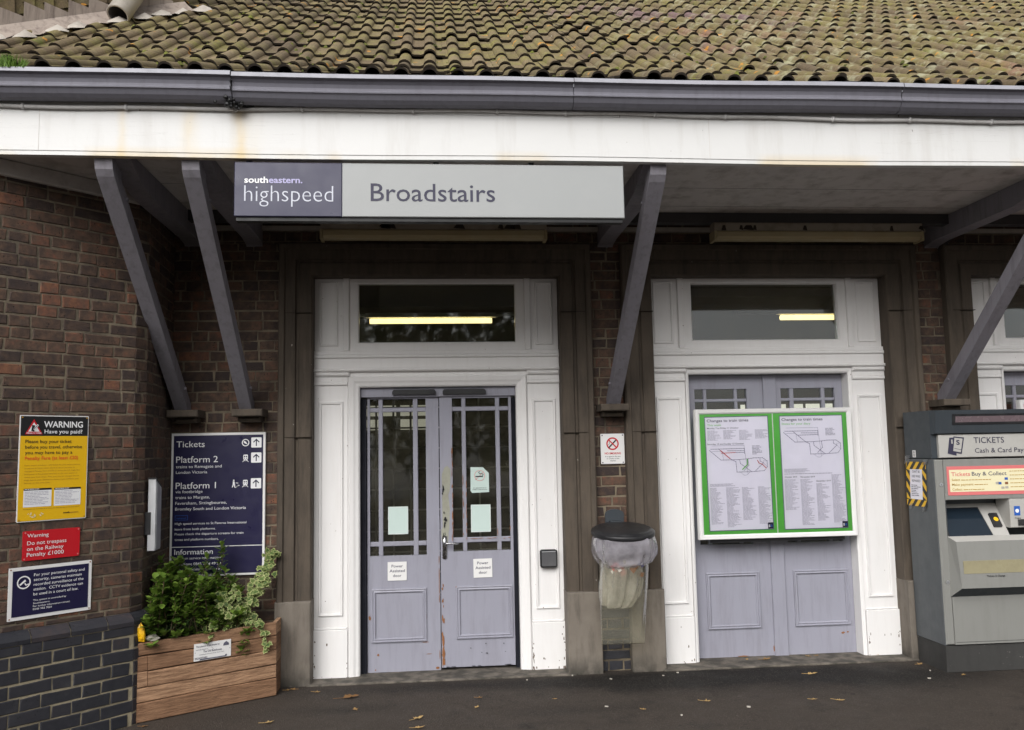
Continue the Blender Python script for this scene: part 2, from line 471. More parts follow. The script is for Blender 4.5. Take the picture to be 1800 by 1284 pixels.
def stone_mat():
    k = NT('weathered_brown_stone')
    col = k.mix(k.noise(2.2, 6, 0.65), (0.050, 0.039, 0.029), (0.125, 0.098, 0.073))
    soot = k.ramp(k.noise(3.5, 6, 0.7, stretch=(5, 5, 0.6)), [(0.45, 0.0), (0.75, 0.75)])
    col = k.mix(soot, col, (0.026, 0.021, 0.017))
    fl = k.ramp(k.noise(44, 2, 0.5, stretch=(1, 1, 0.5)), [(0.76, 0.0), (0.79, 1.0)])
    col = k.mix(fl, col, (0.34, 0.31, 0.27))
    k.color(col); k.rough(0.85); k.bump(k.noise(40, 6, 0.7), 0.35, 0.006)
    return k.mat
M['stone'] = stone_mat()
def block_mat():
    k = NT('grey_stone_block')
    col = k.mix(k.noise(3, 6, 0.65), (0.12, 0.102, 0.082), (0.23, 0.20, 0.168))
    sep = k.n('ShaderNodeSeparateXYZ'); k.l(k.co, sep.inputs[0])
    st = k.ramp(k.noise(5, 6, 0.7, stretch=(4, 4, 0.8)), [(0.45, 0.0), (0.75, 0.7)])
    col = k.mix(st, col, (0.07, 0.058, 0.046))
    mp = k.n('ShaderNodeMapRange'); k.l(sep.outputs['Z'], mp.inputs[0]); mp.inputs[1].default_value = 0.0; mp.inputs[2].default_value = 0.14; mp.inputs[3].default_value = 0.9; mp.inputs[4].default_value = 0.0
    moss = k.math('MULTIPLY', mp.outputs[0], k.ramp(k.noise(9, 5), [(0.4, 0.2), (0.6, 1.0)]))
    col = k.mix(moss, col, (0.03, 0.028, 0.022))
    k.color(col); k.rough(0.85); k.bump(k.noise(35, 6, 0.7), 0.3, 0.006)
    return k.mat
M['block'] = block_mat()

def tile_mat():
    k = NT('mossy_concrete_roof_tile')
    t = k.attr()
    col = k.ramp(t, [(0.0, (0.120, 0.084, 0.050)), (0.35, (0.165, 0.118, 0.066)), (0.65, (0.205, 0.150, 0.082)), (0.9, (0.250, 0.190, 0.108)), (0.97, (0.245, 0.135, 0.088)), (1.0, (0.195, 0.12, 0.125))])
    col = k.mix(k.math('MULTIPLY', k.ramp(k.noise(34, 6, 0.75), [(0.35, 0.0), (0.65, 1.0)]), 0.75), col, k.mix(0.7, col, (0.045, 0.036, 0.022)))
    moss = k.ramp(k.noise(2.6, 6, 0.7), [(0.42, 0.0), (0.66, 0.75)])
    moss = k.math('MULTIPLY', moss, k.ramp(k.noise(18, 4, 0.6), [(0.35, 0.25), (0.6, 1.0)]))
    col = k.mix(moss, col, (0.200, 0.185, 0.038))
    gm = k.ramp(k.noise(5.2, 6, 0.75), [(0.62, 0.0), (0.72, 0.8)])
    col = k.mix(gm, col, (0.115, 0.155, 0.022))
    sep = k.n('ShaderNodeSeparateXYZ'); k.l(k.co, sep.inputs[0])
    mp = k.n('ShaderNodeMapRange'); k.l(sep.outputs['X'], mp.inputs[0]); mp.inputs[1].default_value = 0.6; mp.inputs[2].default_value = 2.6; mp.inputs[3].default_value = 0.12; mp.inputs[4].default_value = 1.0
    pale = k.math('MULTIPLY', k.ramp(k.noise(6.5, 6, 0.7), [(0.52, 0.0), (0.66, 0.6)]), mp.outputs[0])
    col = k.mix(pale, col, (0.42, 0.42, 0.28))
    orange = k.ramp(k.noise(7.5, 3, 0.5), [(0.685, 0.0), (0.705, 0.85)])
    col = k.mix(orange, col, (0.50, 0.22, 0.025))
    wh = k.ramp(k.noise(26, 1, 0.4), [(0.815, 0.0), (0.825, 1.0)])
    col = k.mix(wh, col, (0.6, 0.58, 0.52))
    k.color(col); k.rough(0.92); k.bump(k.math('ADD', k.noise(70, 5, 0.75), k.math('MULTIPLY', moss, 0.6)), 0.55, 0.008)
    return k.mat
M['tile'] = tile_mat()
M['tile_edge'] = paint('dark_tile_edge', (0.045, 0.036, 0.028), 0.95, 0.3, None, 0, 0.3)

def asphalt_mat():
    k = NT('worn_dark_asphalt')
    col = k.mix(k.noise(1.1, 6, 0.65), (0.026, 0.0200, 0.0160), (0.060, 0.0470, 0.0375))
    col = k.mix(k.ramp(k.noise(190, 2, 0.5), [(0.35, 0.0), (0.75, 0.6)]), col, (0.085, 0.072, 0.062))
    col = k.mix(k.ramp(k.noise(2.1, 5, 0.7), [(0.55, 0.0), (0.72, 0.8)]), col, (0.012, 0.011, 0.010))
    sep = k.n('ShaderNodeSeparateXYZ'); k.l(k.co, sep.inputs[0])
    tot = None
    wob = k.math('MULTIPLY', k.math('SUBTRACT', k.noise(4, 4), 0.5), 0.5)
    for (xs, ys, rx, ry, a) in ((1.5, -0.45, 0.7, 0.26, 1.0), (3.1, -0.55, 0.8, 0.30, 1.0), (2.2, -0.36, 0.7, 0.18, 0.9), (0.3, -0.33, 1.3, 0.14, 0.7), (0.9, -1.0, 0.5, 0.12, 0.4), (-0.6, -0.75, 0.4, 0.1, 0.4)):
        dx = k.math('DIVIDE', k.math('SUBTRACT', k.math('ADD', sep.outputs['X'], wob), xs), rx)
        dy = k.math('DIVIDE', k.math('SUBTRACT', k.math('ADD', sep.outputs['Y'], k.math('MULTIPLY', wob, 0.4)), ys), ry)
        d2 = k.math('ADD', k.math('MULTIPLY', dx, dx), k.math('MULTIPLY', dy, dy))
        g = k.math('MULTIPLY', k.math('POWER', 2.718, k.math('MULTIPLY', d2, -1.0)), a)
        tot = g if tot is None else k.math('ADD', tot, g)
    col = k.mix(k.math('MINIMUM', tot, 0.9), col, (0.008, 0.0075, 0.007))
    grain = k.ramp(k.voro(75, rnd_=1.0), [(0.18, 1.0), (0.42, 0.0)])
    col = k.mix(k.math('MULTIPLY', k.math('MULTIPLY', grain, k.noise(5, 4)), 0.6), col, (0.13, 0.11, 0.095))
    gum = k.ramp(k.voro(3.4), [(0.045, 1.0), (0.06, 0.0)])
    col = k.mix(k.math('MULTIPLY', gum, 0.6), col, (0.012, 0.011, 0.011))
    gum2 = k.ramp(k.noise(4.4, 1, 0.4), [(0.775, 0.0), (0.785, 1.0)])
    col = k.mix(k.math('MULTIPLY', gum2, 0.35), col, (0.13, 0.115, 0.10))
    crack = k.ramp(k.noise(1.6, 7, 0.62), [(0.496, 0.0), (0.5, 1.0), (0.504, 0.0)])
    col = k.mix(k.math('MULTIPLY', crack, k.ramp(k.noise(0.8, 2), [(0.5, 0.0), (0.6, 0.8)])), col, (0.008, 0.008, 0.008))
    spots = k.ramp(k.noise(55, 1, 0.4), [(0.80, 0.0), (0.815, 1.0)])
    col = k.mix(k.math('MULTIPLY', spots, 0.7), col, (0.25, 0.23, 0.2))
    k.color(col)
    k.rough(k.ramp(k.noise(3, 4), [(0.3, 0.7), (0.7, 0.95)])); k.spec(0.25)
    k.bump(k.math('ADD', k.math('ADD', k.noise(160, 3, 0.7), grain), k.math('MULTIPLY', k.noise(12, 4), 1.5)), 0.6, 0.008)
    return k.mat
M['asphalt'] = asphalt_mat()

def wood_mat():
    k = NT('rough_sawn_larch')
    t = k.attr()
    g = k.noise(3.5, 6, 0.7, stretch=(2.2, 2.2, 22))
    base = k.mix(t, (0.20, 0.098, 0.048), (0.56, 0.34, 0.20))
    col = k.mix(k.ramp(g, [(0.38, 0.0), (0.62, 0.95)]), base, k.mix(0.6, base, (0.09, 0.04, 0.018)))
    col = k.mix(k.ramp(k.noise(4.5, 5, 0.65, stretch=(1, 1, 2.0)), [(0.45, 0.0), (0.7, 0.75)]), col, k.mix(0.55, col, (0.13, 0.055, 0.025)))
    split = k.ramp(k.noise(2.6, 5, 0.6, stretch=(1.2, 1.2, 16)), [(0.492, 0.0), (0.5, 1.0), (0.508, 0.0)])
    col = k.mix(k.math('MULTIPLY', split, 0.8), col, (0.05, 0.025, 0.014))
    knots = k.ramp(k.noise(6, 2, 0.5, stretch=(1, 1, 2.2)), [(0.72, 0.0), (0.76, 0.8)])
    col = k.mix(knots, col, (0.07, 0.035, 0.02))
    k.color(col); k.rough(0.8); k.bump(g, 0.8, 0.008)
    return k.mat
M['wood'] = wood_mat()

def leaf_mat(name, lo, hi, rough=0.4, trans=0.25):
    k = NT(name)
    col = k.mix(k.attr(), lo, hi)
    k.color(col); k.rough(rough); k.spec(0.4)
    tr = k.n('ShaderNodeBsdfTranslucent'); k.l(col, tr.inputs[0])
    mx = k.n('ShaderNodeMixShader'); mx.inputs[0].default_value = trans
    k.l(k.bsdf.outputs[0], mx.inputs[1]); k.l(tr.outputs[0], mx.inputs[2]); k.l(mx.outputs[0], k.out.inputs['Surface'])
    return k.mat
M['leaf_dark'] = leaf_mat('glossy_dark_leaf', (0.045, 0.095, 0.014), (0.22, 0.33, 0.055), 0.3)
M['leaf_fine'] = leaf_mat('feathery_leaf', (0.014, 0.034, 0.010), (0.045, 0.085, 0.022), 0.6)
M['ivy_green'] = leaf_mat('ivy_leaf_green', (0.055, 0.10, 0.025), (0.17, 0.24, 0.07), 0.45)
M['ivy_cream'] = leaf_mat('ivy_leaf_margin', (0.25, 0.30, 0.10), (0.46, 0.48, 0.22), 0.45)
M['stem'] = paint('woody_stem', (0.09, 0.06, 0.035), 0.9, 0.2)
M['grass'] = leaf_mat('roof_grass', (0.08, 0.16, 0.02), (0.17, 0.29, 0.04), 0.6)
M['autumn'] = leaf_mat('dry_autumn_leaf', (0.16, 0.07, 0.025), (0.50, 0.34, 0.14), 0.8, 0.15)
M['tree_leaf'] = leaf_mat('street_tree_leaf', (0.02, 0.04, 0.01), (0.06, 0.10, 0.025), 0.6)

def glass_mat(name, tint, refl=1.0, dirt=0.0):
    k = NT(name)
    k.t.nodes.remove(k.bsdf)
    tr = k.n('ShaderNodeBsdfTransparent'); tr.inputs[0].default_value = (tint[0], tint[1], tint[2], 1)
    gl = k.n('ShaderNodeBsdfGlossy'); gl.inputs['Roughness'].default_value = 0.03; gl.inputs['Color'].default_value = (0.95, 0.97, 1, 1)
    df = k.n('ShaderNodeBsdfDiffuse'); df.inputs[0].default_value = (0.42, 0.38, 0.26, 1)
    bp = k.n('ShaderNodeBump'); bp.inputs['Strength'].default_value = 0.02; bp.inputs['Distance'].default_value = 0.02
    k.l(k.noise(3, 2), bp.inputs['Height']); k.l(bp.outputs[0], gl.inputs['Normal'])
    fr = k.n('ShaderNodeFresnel'); fr.inputs[0].default_value = 1.5
    mx = k.n('ShaderNodeMixShader'); k.l(k.math('MULTIPLY', fr.outputs[0], 1.5 * refl), mx.inputs[0])
    m2 = k.n('ShaderNodeMixShader')
    k.l(k.math('MULTIPLY', k.ramp(k.noise(6, 6, 0.7), [(0.35, 0.2), (0.75, 1.0)]), dirt), m2.inputs[0])
    k.l(tr.outputs[0], m2.inputs[1]); k.l(df.outputs[0], m2.inputs[2])
    k.l(m2.outputs[0], mx.inputs[1]); k.l(gl.outputs[0], mx.inputs[2]); k.l(mx.outputs[0], k.out.inputs['Surface'])
    return k.mat
M['glass'] = glass_mat('door_glass', (0.80, 0.82, 0.80), 1.0, 0.06)
M['transom_glass'] = glass_mat('grimy_transom_glass', (0.85, 0.86, 0.82), 1.0, 0.10)
M['case_glass'] = glass_mat('poster_case_glazing', (0.97, 0.97, 0.97), 0.9, 0.0)

def film_mat(name, c, density, trans_c, rough=0.25):
    k = NT(name)
    k.t.nodes.remove(k.bsdf)
    tp = k.n('ShaderNodeBsdfTransparent'); tp.inputs[0].default_value = (*trans_c, 1)
    df = k.n('ShaderNodeBsdfDiffuse'); df.inputs[0].default_value = (*c, 1)
    tl = k.n('ShaderNodeBsdfTranslucent'); tl.inputs[0].default_value = (*c, 1)
    gl = k.n('ShaderNodeBsdfGlossy'); gl.inputs['Roughness'].default_value = rough
    a = k.n('ShaderNodeMixShader'); a.inputs[0].default_value = 0.45
    k.l(df.outputs[0], a.inputs[1]); k.l(tl.outputs[0], a.inputs[2])
    b = k.n('ShaderNodeMixShader')
    k.l(k.ramp(k.noise(9, 5, 0.6), [(0.3, density * 0.6), (0.75, min(1, density * 1.5))]), b.inputs[0])
    k.l(tp.outputs[0], b.inputs[1]); k.l(a.outputs[0], b.inputs[2])
    fr = k.n('ShaderNodeFresnel'); fr.inputs[0].default_value = 1.22
    c2 = k.n('ShaderNodeMixShader'); k.l(k.math('MULTIPLY', fr.outputs[0], 0.5), c2.inputs[0])
    bp = k.n('ShaderNodeBump'); bp.inputs['Strength'].default_value = 0.22; bp.inputs['Distance'].default_value = 0.02
    k.l(k.noise(14, 3), bp.inputs['Height'])
    for s in (gl, fr, df): k.l(bp.outputs[0], s.inputs['Normal'])
    k.l(b.outputs[0], c2.inputs[1]); k.l(gl.outputs[0], c2.inputs[2]); k.l(c2.outputs[0], k.out.inputs['Surface'])
    return k.mat
M['liner'] = film_mat('clear_bin_liner', (0.66, 0.63, 0.70), 0.50, (0.93, 0.93, 0.94))
M['sack'] = film_mat('yellowed_clear_sack', (0.58, 0.56, 0.47), 0.16, (0.93, 0.92, 0.87))
M['rubbish'] = film_mat('pale_rubbish_bag', (0.74, 0.72, 0.66), 0.46, (0.9, 0.88, 0.8))

def lamp_mat(name, c, s):
    k = NT(name)
    k.color((0.8, 0.8, 0.7))
    k.bsdf.inputs['Emission Color'].default_value = (*c, 1)
    k.bsdf.inputs['Emission Strength'].default_value = s
    return k.mat
M['tube_lit'] = lamp_mat('lit_fluorescent_tube', (1.0, 0.80, 0.36), 1.6)
M['window_lit'] = lamp_mat('lit_far_window', (1.0, 0.95, 0.78), 0.22)

M['window_bright'] = lamp_mat('bright_far_window', (1.0, 0.97, 0.85), 0.6)

# ------------------------------------------------------------------ ground
mb = MB()
mb.face([(-90, -120, 0), (90, -120, 0), (90, 60, 0), (-90, 60, 0)])
g = mb.build('ground', M['asphalt'])
g['kind'] = 'structure'; g['label'] = 'dark worn asphalt forecourt in front of the station doors'; g['category'] = 'ground'

# ------------------------------------------------------------------ the station building
ST = thing('station_building', 'brick railway station front with mossy tiled canopy roof and lilac doors', 'building')

WY = -0.10                      # face of the main brick wall
DOORS = [0.025, 2.57, 5.13]     # doorway centres
HW = [0.91, 0.93, 0.93]
SOF = 3.30                      # soffit height
FY = -1.64                      # fascia face

def brick_run(mb, fr, u0, u1, z0, z1, n_out=0.0, mats=(0, 1), phase=0.0, course=0.0735, dark=0.0, bev=0.004, mixed=True, joint=0.0095):
    """bricks laid in courses over a mortar backing, clipped to the rectangle; mixed: a worn bond of headers, bats and stretchers, else plain Flemish bond"""
    a = int(math.floor(z0 / course)); b = int(math.ceil(z1 / course))
    # mortar, slightly uneven, nearly flush
    nu = max(1, int((u1 - u0) / 0.05)); nz = max(1, int((z1 - z0) / 0.05))
    G_ = [[mb.vert(fr(u0 + (u1 - u0) * q / nu, z0 + (z1 - z0) * r / nz, n_out - 0.0042 + rnd.uniform(-0.0016, 0.0012))) for q in range(nu + 1)] for r in range(nz + 1)]
    for r in range(nz):
        for q in range(nu): mb.facei([G_[r][q], G_[r][q + 1], G_[r + 1][q + 1], G_[r + 1][q]], mats[1])
    for c in range(a, b):
        zb, zt = max(z0, c * course + joint / 2), min(z1, (c + 1) * course - joint / 2)
        if zt - zb < 0.012: continue
        if mixed:
            u = u0 - rnd.uniform(0.0, 0.16)
            seq = None
        else:
            off = (0.16875 if c % 2 else 0.0) + phase
            u = off + (int(math.floor((u0 - off) / 0.3375)) - 1) * 0.3375
        last = 0; odd = 0
        while u < u1:
            if mixed:
                w = rnd.choice((0.1025, 0.1025, 0.108, 0.158, 0.158, 0.165, 0.215)) if last < 0.2 else 0.1025
            else:
                w = (0.215, 0.1025)[odd]; odd = 1 - odd
            last = w
            s, e = max(u, u0), min(u + w, u1)
            u += w + joint * (1.0 if not mixed else rnd.uniform(0.8, 1.35))
            if e - s < 0.018: continue
            j = rnd.uniform(-0.0020, 0.0020)
            t = min(1.0, max(0.0, rnd.gauss(0.45, 0.175) - dark))
            jx = rnd.uniform(-0.002, 0.002)
            mb.box(s + jx, e + jx, -n_out + j, 0.02, zb + rnd.uniform(-.0018, .0018), zt + rnd.uniform(-.0018, .0018), mats[0], t, fr.g, bev, 0.0034)

# main wall
mb = MB()
frW = Frame((0, WY, 0))
xs = [-2.2]
for cx, hw in zip(DOORS, HW): xs += [cx - hw - 0.235, cx + hw + 0.235]
xs.append(7.0)
for i in range(0, len(xs), 2):
    brick_run(mb, frW, xs[i], xs[i + 1], 0.575 if i == 2 else 0.0, 3.14)
brick_run(mb, frW, -2.2, 6.4, 3.14, 3.42, phase=0.1)
mb.box(-2.2, 7.0, 0.30, 0.36, 3.1, 3.6, 1)
mw = mb.build('wall', [M['brick'], M['mortar']], ST)
mb = MB()
brick_run(mb, frW, xs[2], xs[3], 0.0, 0.575, 0.004, mixed=False)
mb.build('wall_base', [M['blue_brick'], M['mortar']], ST)

# splayed wing wall at 45 degrees with its return into the porch
PC = Vector((-1.868, -0.868, 0))
s2 = math.sqrt(0.5)
frS = Frame(PC, (s2, s2, 0))            # u runs towards the corner; wall occupies u < 0
frR = Frame(PC + Vector((0.0, 0.0, 0)), (0, 1, 0))
frQ = Frame(PC + Vector((-0.0, 0.0, 0)), (math.cos(math.radians(68)), math.sin(math.radians(68)), 0))
corner2 = frQ(0.105, 0)
frR = Frame(corner2, (-0.06, 1, 0))
mb = MB()
brick_run(mb, frS, -2.6, 0.0, 0.66, 3.42, course=0.0692)
brick_run(mb, frS, -2.6, -1.14, 3.42, 4.5, course=0.0692)
mb.box(-2.6, -1.14, 0.02, 0.3, 3.42, 4.52, 1, 0.5, frS.g)
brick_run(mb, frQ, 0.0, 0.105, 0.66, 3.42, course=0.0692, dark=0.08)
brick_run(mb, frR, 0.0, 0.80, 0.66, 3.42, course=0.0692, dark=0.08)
mb.build('wing_wall', [M['brick'], M['mortar']], ST)
mb = MB()
PP = 0.045
def off_frame(fr, n): return Frame(fr.o + fr.n * n, fr.u, fr.v)
cA = frS(0, 0)
# plinth faces pushed out by PP, meeting at the offset corners
dS, dQ, dR = frS, frQ, frR
tan1 = PP * math.tan(math.radians(23 / 2)); tan2 = PP * math.tan(math.radians(25.4 / 2))
brick_run(mb, off_frame(frS, PP), -2.6, tan1, 0.0, 0.585, phase=0.02, course=0.0755, mixed=False, joint=0.0085)
brick_run(mb, off_frame(frQ, PP), -tan1, 0.105 + tan2, 0.0, 0.585, phase=0.0, course=0.0755, mixed=False, joint=0.0085)
brick_run(mb, off_frame(frR, PP), -tan2, 0.80, 0.0, 0.585, phase=0.1, course=0.0755, mixed=False, joint=0.0085)
# bull-nosed plinth course
def splay(mb, fr, u0, u1, e0, e1):
    u = u0
    while u < u1 - 0.001:
        w = min(0.213 if rnd.random() < 0.8 else 0.16, u1 - u)
        a, b = u + 0.004, u + w - 0.004
        ea = e0 if u == u0 else 0.0
        eb = e1 if u + w >= u1 - 0.001 else 0.0
        prof = [(PP + 0.004, 0.588), (PP + 0.006, 0.612), (PP - 0.004, 0.632), (PP - 0.022, 0.65), (0.006, 0.66), (-0.01, 0.66)]
        rows = [[mb.vert(fr(a - ea * n, z, n)), mb.vert(fr(b + eb * n, z, n))] for n, z in prof]
        t = rnd.uniform(0.2, 0.9)
        for p, q in zip(rows, rows[1:]):
            mb.facei([p[0], p[1], q[1], q[0]], 0, t)
        mb.facei([r[0] for r in rows], 0, t); mb.facei([r[1] for r in rows][::-1], 0, t)
        u += w
    mb.face([fr(u0 - e0 * PP, 0.58, PP - 0.002), fr(u1 + e1 * PP, 0.58, PP - 0.002), fr(u1 + e1 * PP, 0.62, PP - 0.006), fr(u0 - e0 * PP, 0.62, PP - 0.006)], 1)
    mb.face([fr(u0 - e0 * PP, 0.62, PP - 0.006), fr(u1 + e1 * PP, 0.62, PP - 0.006), fr(u1, 0.655, -0.003), fr(u0, 0.655, -0.003)], 1)
splay(mb, frS, -2.6, 0.0, 0, math.tan(math.radians(23 / 2)))
splay(mb, frQ, 0.0, 0.105, math.tan(math.radians(23 / 2)), math.tan(math.radians(25.4 / 2)))
splay(mb, frR, 0.0, 0.80, math.tan(math.radians(25.4 / 2)), 0)
mb.build('plinth', [M['blue_brick'], M['plinth_mortar']], ST)
mb = MB()
for fr, a, b in ((frS, -2.6, 0.01), (frQ, 0.0, 0.11), (frR, 0.0, 0.8)):
    mb.box(a, b, -0.03, 0.02, 3.205, SOF - 0.002, 0, 0.5, fr.g, 0.006)
mb.build('wall_fillet', M['soffit'], ST)

# stone surrounds and their blocks
def stone_surround(cx, hw, first):
    mb = MB()
    x0, x1 = cx - hw, cx + hw
    prof = [(0.0, 0.06), (0.0, -0.120), (0.008, -0.130), (0.090, -0.134), (0.098, -0.122), (0.112, -0.122), (0.120, -0.142), (0.188, -0.148), (0.196, -0.164), (0.226, -0.168), (0.236, -0.156), (0.238, -0.08)]
    mb.architrave(x0, x1, 0.57, 2.90, prof)
    # joints between the stones
    o = mb.build('stone_surround', M['stone'], ST)
    for sgn, xe in ((-1, x0), (1, x1)):
        b = MB()
        lo, hi = (xe - 0.246, xe + 0.004) if sgn < 0 else (xe - 0.004, xe + 0.246)
        b.box(lo, hi, -0.172, 0.07, -0.02, 0.574, 0, 0.5, None, 0.006)
        b.build('base_block', M['block'], o)
    for zz in (1.72, 2.62):
        for xe, s in ((x0, -1), (x1, 1)):
            j = MB()
            a, c = sorted((xe, xe + s * 0.238))
            j.box(a + 0.003, c, -0.150, -0.09, zz, zz + 0.004)
            j.build('mortar_joint', M['soil'], o)
for i in range(3): stone_surround(DOORS[i], HW[i], i == 0)

# white door cases
def door_case(cx, hw, arch, head, leaf_y, lean=0.0):
    x0, x1 = cx - hw, cx + hw
    o = None
    mb = MB()
    xi0, xi1 = cx - 0.665 , cx + 0.665          # inner edges of the pilasters
    opx0, opx1 = (xi0 + arch, xi1 - arch)
    # pilasters with a sunk panel
    for a, b in ((x0, xi0), (xi1, x1)):
        mb.box(a, b, -0.006, 0.06, 0.36, 2.10, 0, .5, None, 0.003)
        pa, pb = a + 0.055, b - 0.055
        mb.architrave(pa, pb, 0.46, 1.96, [(0.0, -0.0075), (0.004, -0.018), (0.016, -0.020), (0.022, -0.0065)], closed=True)
        mb.box(a - 0.0, b + 0.0, -0.026, 0.06, 0.0, 0.345, 0, .5, None, 0.004)       # pilaster foot
        mb.box(a + 0.001, b - 0.001, -0.018, 0.05, 0.345, 0.36, 0, .5, None, 0.012)
        mb.box(a - 0.0, b + 0.0, -0.022, 0.06, 2.10, 2.125, 0, .5, None, 0.006)      # capital
        mb.box(a - 0.0, b + 0.0, -0.014, 0.06, 2.125, 2.165, 0, .5, None, 0.003)
        mb.box(a - 0.0, b + (0.012 if a == x0 else 0), -0.036, 0.06, 2.165, 2.20, 0, .5, None, 0.012)
    # frieze and cornice under the transom light
    mb.box(x0, x1, -0.046, 0.06, 2.20, 2.222, 0, .5, None, 0.008)
    mb.box(x0, x1, -0.020, 0.06, 2.222, 2.30, 0, .5, None, 0.003)
    mb.box(x0, x1, -0.034, 0.06, 2.30, 2.325, 0, .5, None, 0.006)
    mb.box(x0, x1, -0.022, 0.06, 2.325, 2.355, 0, .5, None, 0.004)
    # transom stage: side panels, stiles and rails round the light
    for a, b in ((x0, cx - 0.70), (cx + 0.70, x1)):
        mb.box(a, b, 0.004, 0.06, 2.355, 2.93, 0, .5, None, 0.002)
        mb.architrave(a + 0.055, b - 0.055, 2.41, 2.86, [(0.0, 0.003), (0.004, -0.006), (0.012, -0.006), (0.018, 0.003)], closed=True)
    for a, b in ((cx - 0.70, cx - 0.655), (cx + 0.655, cx + 0.70)):
        mb.box(a, b, -0.018, 0.06, 2.355, 2.93, 0, .5, None, 0.004)
    mb.box(x0, x1, -0.024, 0.06, 2.905, 2.93, 0, .5, None, 0.004)
    # architrave of the door opening
    if arch > 0.06:
        mb.architrave(opx0, opx1, 0.0, head, [(0.0, leaf_y + 0.01), (0.0, 0.004), (0.010, -0.006), (0.03, -0.010), (0.045, -0.018), (arch - 0.012, -0.022), (arch - 0.002, -0.012), (arch - 0.001, 0.03)])
        mb.box(xi0, xi1, -0.008, 0.05, head + arch - 0.012, 2.20)
    else:
        mb.architrave(opx0, opx1, 0.0, head, [(0.0, leaf_y + 0.01), (0.0, -0.004), (0.012, -0.012), (arch - 0.004, -0.014), (arch - 0.001, 0.03)])
        mb.box(xi0, xi1, -0.010, 0.05, head + arch - 0.006, 2.20)
    o = mb.build('door_frame', M['white'], ST)
    w = MB()
    w.architrave(cx - 0.585, cx + 0.585, 2.42, 2.86, [(0.0, 0.062), (0.0, 0.012), (0.008, 0.002), (0.0695, 0.0)], closed=True)
    w.build('transom_frame', M['white'], o)
    p = MB()
    p.prism([(cx, 0.014, 2.419), (cx, 0.019, 2.419), (cx, 0.019 + lean, 2.861), (cx, 0.014 + lean, 2.861)], (-0.584, 0, 0), (0.584, 0, 0))
    p.build('transom_glass', M['transom_glass'], o)
    return opx0, opx1
OP = [door_case(DOORS[0], HW[0], 0.085, 2.085, 0.08), door_case(DOORS[1], HW[1], 0.03, 2.155, 0.10, 0.040), door_case(DOORS[2], HW[2], 0.03, 2.155, 0.10, 0.040)]

def door_leaf(x0, x1, y, cols, rows, z0, z1, panel, name='door', th=0.045, split=None):
    """a lilac leaf: stiles, rails and glazing bars round the panes, moulded panel below"""
    mb = MB()
    zs_ = sorted({z0, z1} | {z for r in rows for z in r})
    xs_ = sorted({x0, x1} | {x for c in cols for x in c})
    def is_pane(a, b, c, d):
        return any(abs(a - p[0]) < 1e-6 and abs(b - p[1]) < 1e-6 for p in cols) and any(abs(c - q[0]) < 1e-6 and abs(d - q[1]) < 1e-6 for q in rows)
    xmin, xmax = cols[0][0], cols[-1][1]
    zmin, zmax = rows[-1][0], rows[0][1]
    mb.box(x0, xmin, y, y + th, z0, z1); mb.box(xmax, x1, y, y + th, z0, z1)
    mb.box(xmin, xmax, y, y + th, zmax, z1)
    mb.box(xmin, xmax, y + 0.001, y + th, z0, zmin)
    for a, b in zip(cols, cols[1:]): mb.box(a[1], b[0], y + 0.004, y + th - 0.002, zmin, zmax, 0, .5, None, 0.004)
    for a, b in zip(rows, rows[1:]): mb.box(xmin, xmax, y + 0.0055, y + th - 0.003, b[1], a[0], 0, .5, None, 0.004)
    pa, pb, pz0, pz1 = panel
    mb.architrave(pa + 0.03, pb - 0.03, pz0 + 0.03, pz1 - 0.03, [(0.0, y + 0.0), (0.0, y - 0.004), (0.008, y - 0.012), (0.018, y - 0.007), (0.024, y - 0.014), (0.030, y - 0.012), (0.031, y + 0.002)], closed=True)
    o = mb.build(name, M['lilac'], ST)
    g = MB()
    for c in cols:
        for r in rows:
            g.box(c[0] - 0.002, c[1] + 0.002, y + 0.02, y + 0.026, r[0] - 0.002, r[1] + 0.002)
    g.build('glazing', M['glass'], o)
    return o

rw = random.Random(5)
def pilaster_chips(x0_, x1_, n_):
    mb = MB()
    for k in range(n_):
        x = rw.choice([x0_ + rw.uniform(0, 0.012), x1_ - rw.uniform(0, 0.012), rw.uniform(x0_, x1_)]); z = rw.choice([rw.uniform(0.004, 0.03), rw.uniform(0.02, 0.34), rw.uniform(0.02, 0.2)])
        a, b = rw.uniform(0.002, 0.006), rw.uniform(0.003, 0.014)
        mb.face([(x + a * math.cos(t_) * rw.uniform(.6, 1.2), -0.0262 - 0.00008 * k, max(0.002, z + b * math.sin(t_) * rw.uniform(.6, 1.2))) for t_ in [6.283 * j / 7 for j in range(7)]])
    mb.build('paint_chip', M['scrap_dark'], ST)
M['scrap_dark'] = paint('exposed_old_paint', (0.14, 0.10, 0.075), 0.8, 0.3)
pilaster_chips(0.69, 0.93, 34); pilaster_chips(-0.88, -0.64, 12); pilaster_chips(1.66, 1.90, 12); pilaster_chips(3.24, 3.49, 16)
# first doorway: automatic double doors
ROWS1 = [(1.935, 2.0), (0.945, 1.903), (0.842, 0.912)]
ROWS1b = [(1.935, 2.0), (0.962, 1.903), (0.862, 0.925)]
y1 = 0.08
dl = door_leaf(-0.507, 0.024, y1, [(-0.488, -0.424), (-0.392, -0.168), (-0.132, -0.072)], ROWS1, 0.012, 2.012, (-0.476, -0.078, 0.225, 0.605))
dr = door_leaf(0.030, 0.572, y1 - 0.012, [(0.125, 0.197), (0.228, 0.452), (0.484, 0.552)], ROWS1b, 0.030, 2.012, (0.142, 0.556, 0.232, 0.607))
